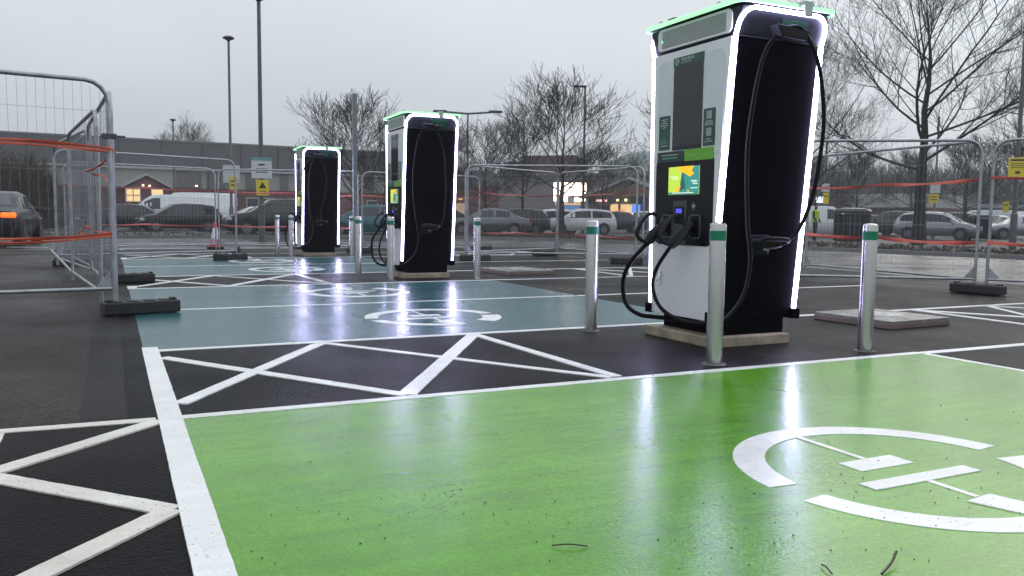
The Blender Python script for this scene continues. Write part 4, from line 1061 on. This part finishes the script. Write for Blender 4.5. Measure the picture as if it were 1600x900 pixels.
def ring(xb, zt, w, zs=.22):
    b, t = xb, zt; h = t-b; tw = w*(.80 if h > .2 else .93)
    return [(0,zs),(w*.86,zs),(w*.97,zs+.14),(w*1.03,b*.62),(w*1.0,b-.05),(w*.96,b),(w*.96-(w*.96-tw)*.9,b+h*.86),(tw*.86,t-.0*h),(tw*.45,t+.012),(0,t+.016)]
def car(px, D, kind, rz, paint, label, zoff=0, lights=False, tails=False, plate_front=False, cats='car', group='parked cars', sc=1.0):
    L, st, wr, ax = CARP[kind]; p = far(px, D, zoff)
    root = empty('parked_'+('van' if kind == 'van' else 'car'), p, rz, label=label, cat='van' if kind == 'van' else cats, group='parked vans' if kind == 'van' else group)
    root.scale = (sc,)*3
    # densify stations
    S = []
    for a, b in zip(st, st[1:]):
        for k in range(2): t = k/2; S.append(tuple(a[i]+(b[i]-a[i])*t for i in range(4)))
    S.append(st[-1]); n = 10; body = MB()
    rows = []
    for x, b, t, w in S:
        e = min(1, (L/2-abs(x))/.25+.0); zs = .22+.10*(1-max(0,e))
        rg = ring(b, t, w, zs); row = [(x,-y,z) for y,z in rg]+[(x,y,z) for y,z in rg[::-1][1:-1]]; rows.append(row)
    m = len(rows[0])
    for r_ in rows: body.v += r_
    arch = lambda c: any((c[0]-a)**2+(c[2]-wr)**2 < (wr+.06)**2 for a in ax) and c[2] < .85
    for i in range(len(rows)-1):
        for k in range(m): body.f.append((i*m+k, i*m+(k+1)%m, (i+1)*m+(k+1)%m, (i+1)*m+k))
    body.f.append(tuple(range(m))); e = (len(rows)-1)*m; body.f.append(tuple(e+k for k in range(m)))
    bo = body.build('body', paint, root, smooth=.75)
    # glazing: faces of the greenhouse lifted 5 mm; pillars left as paint
    def gl(name, cells):
        s = MB()
        for quad in cells:
            c = sum((Vector(q) for q in quad), Vector())/4; nrm = (Vector(quad[1])-Vector(quad[0])).cross(Vector(quad[2])-Vector(quad[1])).normalized()
            if nrm.dot(Vector((0,c.y,c.z-.9)) + Vector((c.x*.15,0,0))) < 0: nrm = -nrm
            s.add([Vector(q)+nrm*.006 for q in quad], [(0,1,2,3)])
        if s.f: s.build(name, M_cglass, root)
    xs = [s_[0] for s_ in S]
    if kind == 'van': groups = [(.45,1.55)]
    else:
        xr = [s_[0] for s_ in S if s_[2]-s_[1] > .2]; x0, x1 = xr[0], xr[-1]
        md = (x0+x1)/2; groups = [(x0+.12, md-.08), (md+.0, x1-.1)]
    for side in (0,1):
        for ga, gb in groups:
            cells = []
            for i in range(len(S)-1):
                a, b = max(xs[i], ga), min(xs[i+1], gb)
                if b-a < .03: continue
                ta, tb = (a-xs[i])/(xs[i+1]-xs[i]), (b-xs[i])/(xs[i+1]-xs[i])
                k0, k1 = (5,6) if side == 0 else (m-5, m-6)
                P_ = lambda t, k, f: Vector(rows[i][k]).lerp(Vector(rows[i+1][k]), t)
                lo = lambda t: P_(t,k0,0).lerp(P_(t,k1,0), .10); hi = lambda t: P_(t,k0,0).lerp(P_(t,k1,0), .92)
                if (hi((ta+tb)/2)-lo((ta+tb)/2)).length < .08: continue
                cells.append([lo(ta),lo(tb),hi(tb),hi(ta)])
            gl('side_window', cells)
    front, rear = [], []
    for i in range(len(S)-1):
        slope = (S[i+1][2]-S[i][2])/(S[i+1][0]-S[i][0])
        mid = (S[i][2]+S[i+1][2])/2-(S[i][1]+S[i+1][1])/2
        if mid < .06: continue
        for k in range(7, m-7):
            q = [rows[i][k],rows[i][k+1],rows[i+1][k+1],rows[i+1][k]]
            if slope < -.42: front.append(q)
            elif slope > .55 and kind != 'van': rear.append(q)
    gl('windscreen', front); gl('rear_window', rear)
    for sx in ax:
        for sy in (-1,1):
            wy = S[len(S)//2][3]
            s = MB(); s.tube([(sx,sy*(wy-.22),wr+.02),(sx,sy*(wy*1.032),wr+.02)], wr+.05, 20); s.build('wheel_arch', M_ctrim, root)
            s = MB(); s.tube([(sx,sy*(wy-.20),wr),(sx,sy*(wy*1.03+.02),wr)], wr, 20); wh = s.build('wheel', M_tyre, root, bevel=.0)
            s = MB(); s.tube([(sx,sy*(wy*1.03+.015),wr),(sx,sy*(wy*1.03+.028),wr)], wr*.60, 14); s.build('rim', M_rimw, wh)
    w = st[0][3]
    for sy in (-1,1):
        zt = .92 if kind != 'van' else 1.2; zt = zt+.1 if kind == 'suv' else zt
        s = MB(); s.box((-L/2+.06, sy*(w-.02), zt-.12), (.16,.20,.24 if kind != 'van' else .5) if not tails else (.16,.34,.13)); s.build('tail_light', M_tail_on if tails else M_tail, root, bevel=.03)
        s = MB(); s.box((L/2-.16, sy*(st[-2][3]-.08), .66 if kind not in ('suv','van') else .78), (.22,.30,.14)); s.build('headlight', M_hl_on if lights else M_hl, root, bevel=.03)
        s = MB(); mx_ = .95 if kind != 'van' else 1.35; s.box((mx_-.1, sy*(S[len(S)//2][3]+.10), st[5][1]+.06), (.10,.20,.14)); s.build('mirror', paint, root, bevel=.02)
    s = MB(); s.box((-L/2-.005,0,.62), (.03,.52,.12)); s.build('number_plate', M_plate, root)
    s = MB(); s.box((L/2+.0,0,.45), (.03,1.0,.16)); s.build('grille', M_ctrim, root, bevel=.01)
    return root
def paint(name, c, met=.0, r=.25): return mat(name, c, r, metal=met, var=.05, coat=.25 if c[0] < .05 else .5, spec=.3 if c[0] < .05 else .5)
P_black = paint('paint_black', (.010,.010,.013)); P_dkgrey = paint('paint_dark_grey', (.035,.037,.042)); P_silver = paint('paint_silver', (.30,.32,.34), .5)
P_white = paint('paint_white', (.62,.63,.65)); P_teal = paint('paint_turquoise', (.035,.11,.125)); P_grey = paint('paint_mid_grey', (.12,.13,.14), .3); P_green = paint('paint_dark_green', (.02,.035,.03)); P_navy = paint('paint_navy', (.006,.006,.012), 0, .4)
def face_deg(px, deg):   # heading measured from "pointing right across the view"
    return -YAW-math.atan((px-800)/F_PX)+R(deg)
car(-6, 25.5, 'saloon', face_deg(0, 80), P_navy, 'dark car with lit orange tail light driving off at the left edge', tails=True, sc=1.10)
car(196, 44, 'saloon', face_deg(196, 170), P_black, 'black car behind the nearest left fence post')
car(280, 43, 'hatch', face_deg(280, 190), P_black, 'black hatchback in front of the white van at left', sc=1.0)
car(262, 49, 'van', face_deg(268, 186), P_white, 'white van behind the black hatchback')
car(296, 56, 'van', face_deg(318, 186), P_white, 'larger white van behind the first white van', sc=1.15)
car(395, 52, 'saloon', face_deg(395, 190), P_white, 'white car glimpsed left of the yellow warning notice')
car(432, 37.5, 'suv', face_deg(432, 190), P_black, 'black car behind the yellow warning notice, left of the farthest charger')
car(575, 39, 'hatch', face_deg(575, 178), P_teal, 'turquoise car between the farthest and middle chargers')
car(763, 45, 'saloon', face_deg(763, 176), P_grey, 'grey saloon right of the middle charger')
car(700, 50, 'saloon', face_deg(700, 5), P_dkgrey, 'dark saloon half behind the middle charger')
car(806, 49, 'hatch', face_deg(806, 172), P_green, 'dark green hatchback left of the two white cars')
car(856, 49.9, 'hatch', face_deg(868, 184), P_white, 'left one of the two white hatchbacks in the centre')
car(905, 49.5, 'hatch', face_deg(905, 188), P_white, 'right one of the two white hatchbacks, below the lit sign', sc=1.02)
car(957, 56, 'saloon', face_deg(957, 184), P_dkgrey, 'dark grey car just right of the white hatchbacks')
car(1003, 58, 'hatch', face_deg(1003, 100), P_silver, 'pale car beside the left edge of the nearest charger')
car(1275, 50, 'van', face_deg(1275, 8), P_white, 'white van just right of the nearest charger', sc=.9)
car(1388, 56, 'suv', face_deg(1388, 176), P_dkgrey, 'dark car between the round bin and the silver hatchback')
car(1350, 60, 'saloon', face_deg(1350, 176), P_black, 'black car behind the round bin')
car(1462, 46, 'hatch', face_deg(1462, -12), P_silver, 'silver hatchback behind the trunk of the big tree', sc=1.04)
car(1478, 62, 'suv', face_deg(1478, 170), P_dkgrey, 'dark off-road car above the silver hatchback')
car(1545, 54, 'saloon', face_deg(1545, 248), P_grey, 'grey car with its headlight on near the right edge', lights=True)
car(1596, 50, 'saloon', face_deg(1596, 200), P_silver, 'silver car at the right edge')
car(1530, 74, 'van', face_deg(1530, 190), P_silver, 'pale van in the back row at the right')
car(1590, 80, 'van', face_deg(1590, 175), P_white, 'white van in the back row at the right edge')
car(1430, 78, 'hatch', face_deg(1430, 175), P_white, 'small white car in the back row near the big trunk')
car(1515, 66, 'hatch', face_deg(1515, 190), P_white, 'white hatchback glimpsed right of the paired fence posts')

# ================================================================== BINS, PERSON
def round_bin(px, D, r, h, label):
    p = far(px, D, .1); root = empty('litter_bin', p, 0, label=label, cat='bin')
    m = mat('bin_dark', (.016,.018,.022), .45, var=.15)
    s = MB(); s.lathe([(r*.92,0),(r*.95,h*.8)], n=28); s.build('drum', m, root, smooth=.6)
    for k in range(28):
        a = 2*PI*k/28; s = MB(); s.box((r*math.cos(a), r*math.sin(a), h*.42), (.03,.07,h*.78), a); s.build('slat', m, root)
    s = MB(); s.lathe([(r*1.08,h*.84),(r*1.10,h*.90),(r*.95,h*.97),(r*.4,h)], n=28); s.build('lid', mat('bin_lid', (.05,.055,.06), .35), root, smooth=.6)
round_bin(1328, 36, .72, 1.45, 'large round slatted black bin right of the nearest charger')
round_bin(1528, 46, .55, 1.35, 'smaller dark bin behind the paired fence posts')

def person(px, D, rz, label):
    p = far(px, D, .0); root = empty('person', p, rz, label=label, cat='person')
    V = [(0,0,.95),(0,0,1.12),(0,0,1.38),(0,.0,1.50),(0,.01,1.60),(0,.02,1.72),   # pelvis..head
         (.10,0,.90),(.12,.03,.50),(.12,-.02,.08),(.13,.10,.04), (-.10,0,.90),(-.13,-.02,.50),(-.14,-.08,.08),(-.14,.04,.04),
         (.19,0,1.42),(.25,.02,1.16),(.22,.14,.96),(.21,.18,.88), (-.19,0,1.42),(-.25,.02,1.16),(-.23,.12,.95),(-.22,.16,.87)]
    E_ = [(0,1),(1,2),(2,3),(3,4),(4,5),(0,6),(6,7),(7,8),(8,9),(0,10),(10,11),(11,12),(12,13),(2,14),(14,15),(15,16),(16,17),(2,18),(18,19),(19,20),(20,21)]
    rad = [.14,.14,.16,.06,.085,.09,.095,.065,.05,.045,.095,.065,.05,.045,.065,.05,.04,.035,.065,.05,.04,.035]
    me = bpy.data.meshes.new('body'); me.from_pydata(V, E_, []); o = bpy.data.objects.new('body', me); col.objects.link(o); o.parent = root
    md = o.modifiers.new('skin', 'SKIN'); sk = me.skin_vertices[0].data
    for i, r_ in enumerate(rad): sk[i].radius = (r_, r_*.8)
    sk[0].use_root = True
    o.modifiers.new('sub', 'SUBSURF').levels = 1
    me.materials.append(mat('dark_workwear', (.02,.02,.03), .8))
    s = MB(); s.tube([(0,0,.93),(0,0,1.15),(0,0,1.42),(0,0,1.49)], [.20,.205,.225,.12], 14); s.build('hi_vis_vest', mat('hi_vis_yellow', (.50,.72,.03), .6, emit=(.5,.8,.05), estr=.0), root, smooth=True, xf=Matrix.Diagonal((1,.75,1,1)))
    s = MB(); s.tube([(0,0,1.10),(0,0,1.15)], [.209,.209], 14); s.build('reflective_band', mat('reflective_tape', (.5,.5,.5), .3), root, xf=Matrix.Diagonal((1,.76,1,1)))
    s = MB(); s.lathe([(.075,1.60),(.095,1.68),(.085,1.77),(.03,1.82)], (0,.015,0), 14); s.build('head', mat('skin_tone', (.35,.2,.14), .6), root, smooth=True)
    s = MB(); s.lathe([(.10,1.72),(.10,1.78),(.05,1.84)], (0,.0,0), 14); s.build('hair', mat('dark_hair', (.02,.015,.01), .8), root, smooth=True)
person(1271, 40, R(200), 'person in a yellow high-visibility vest beside the nearest charger, in the background')

# ================================================================== HAZE
hz = MB(); hz.box((60,80,7), (240,290,16))
hm = bpy.data.materials.new('drizzle_haze'); hm.use_nodes = True; ht = hm.node_tree; ht.nodes.clear()
ho = ht.nodes.new('ShaderNodeOutputMaterial'); hv = ht.nodes.new('ShaderNodeVolumePrincipled')
hv.inputs['Color'].default_value = (.9,.92,.95,1); hv.inputs['Density'].default_value = .0010; hv.inputs['Anisotropy'].default_value = .2
ht.links.new(hv.outputs[0], ho.inputs['Volume'])
tag(hz.build('haze', hm), kind='stuff')
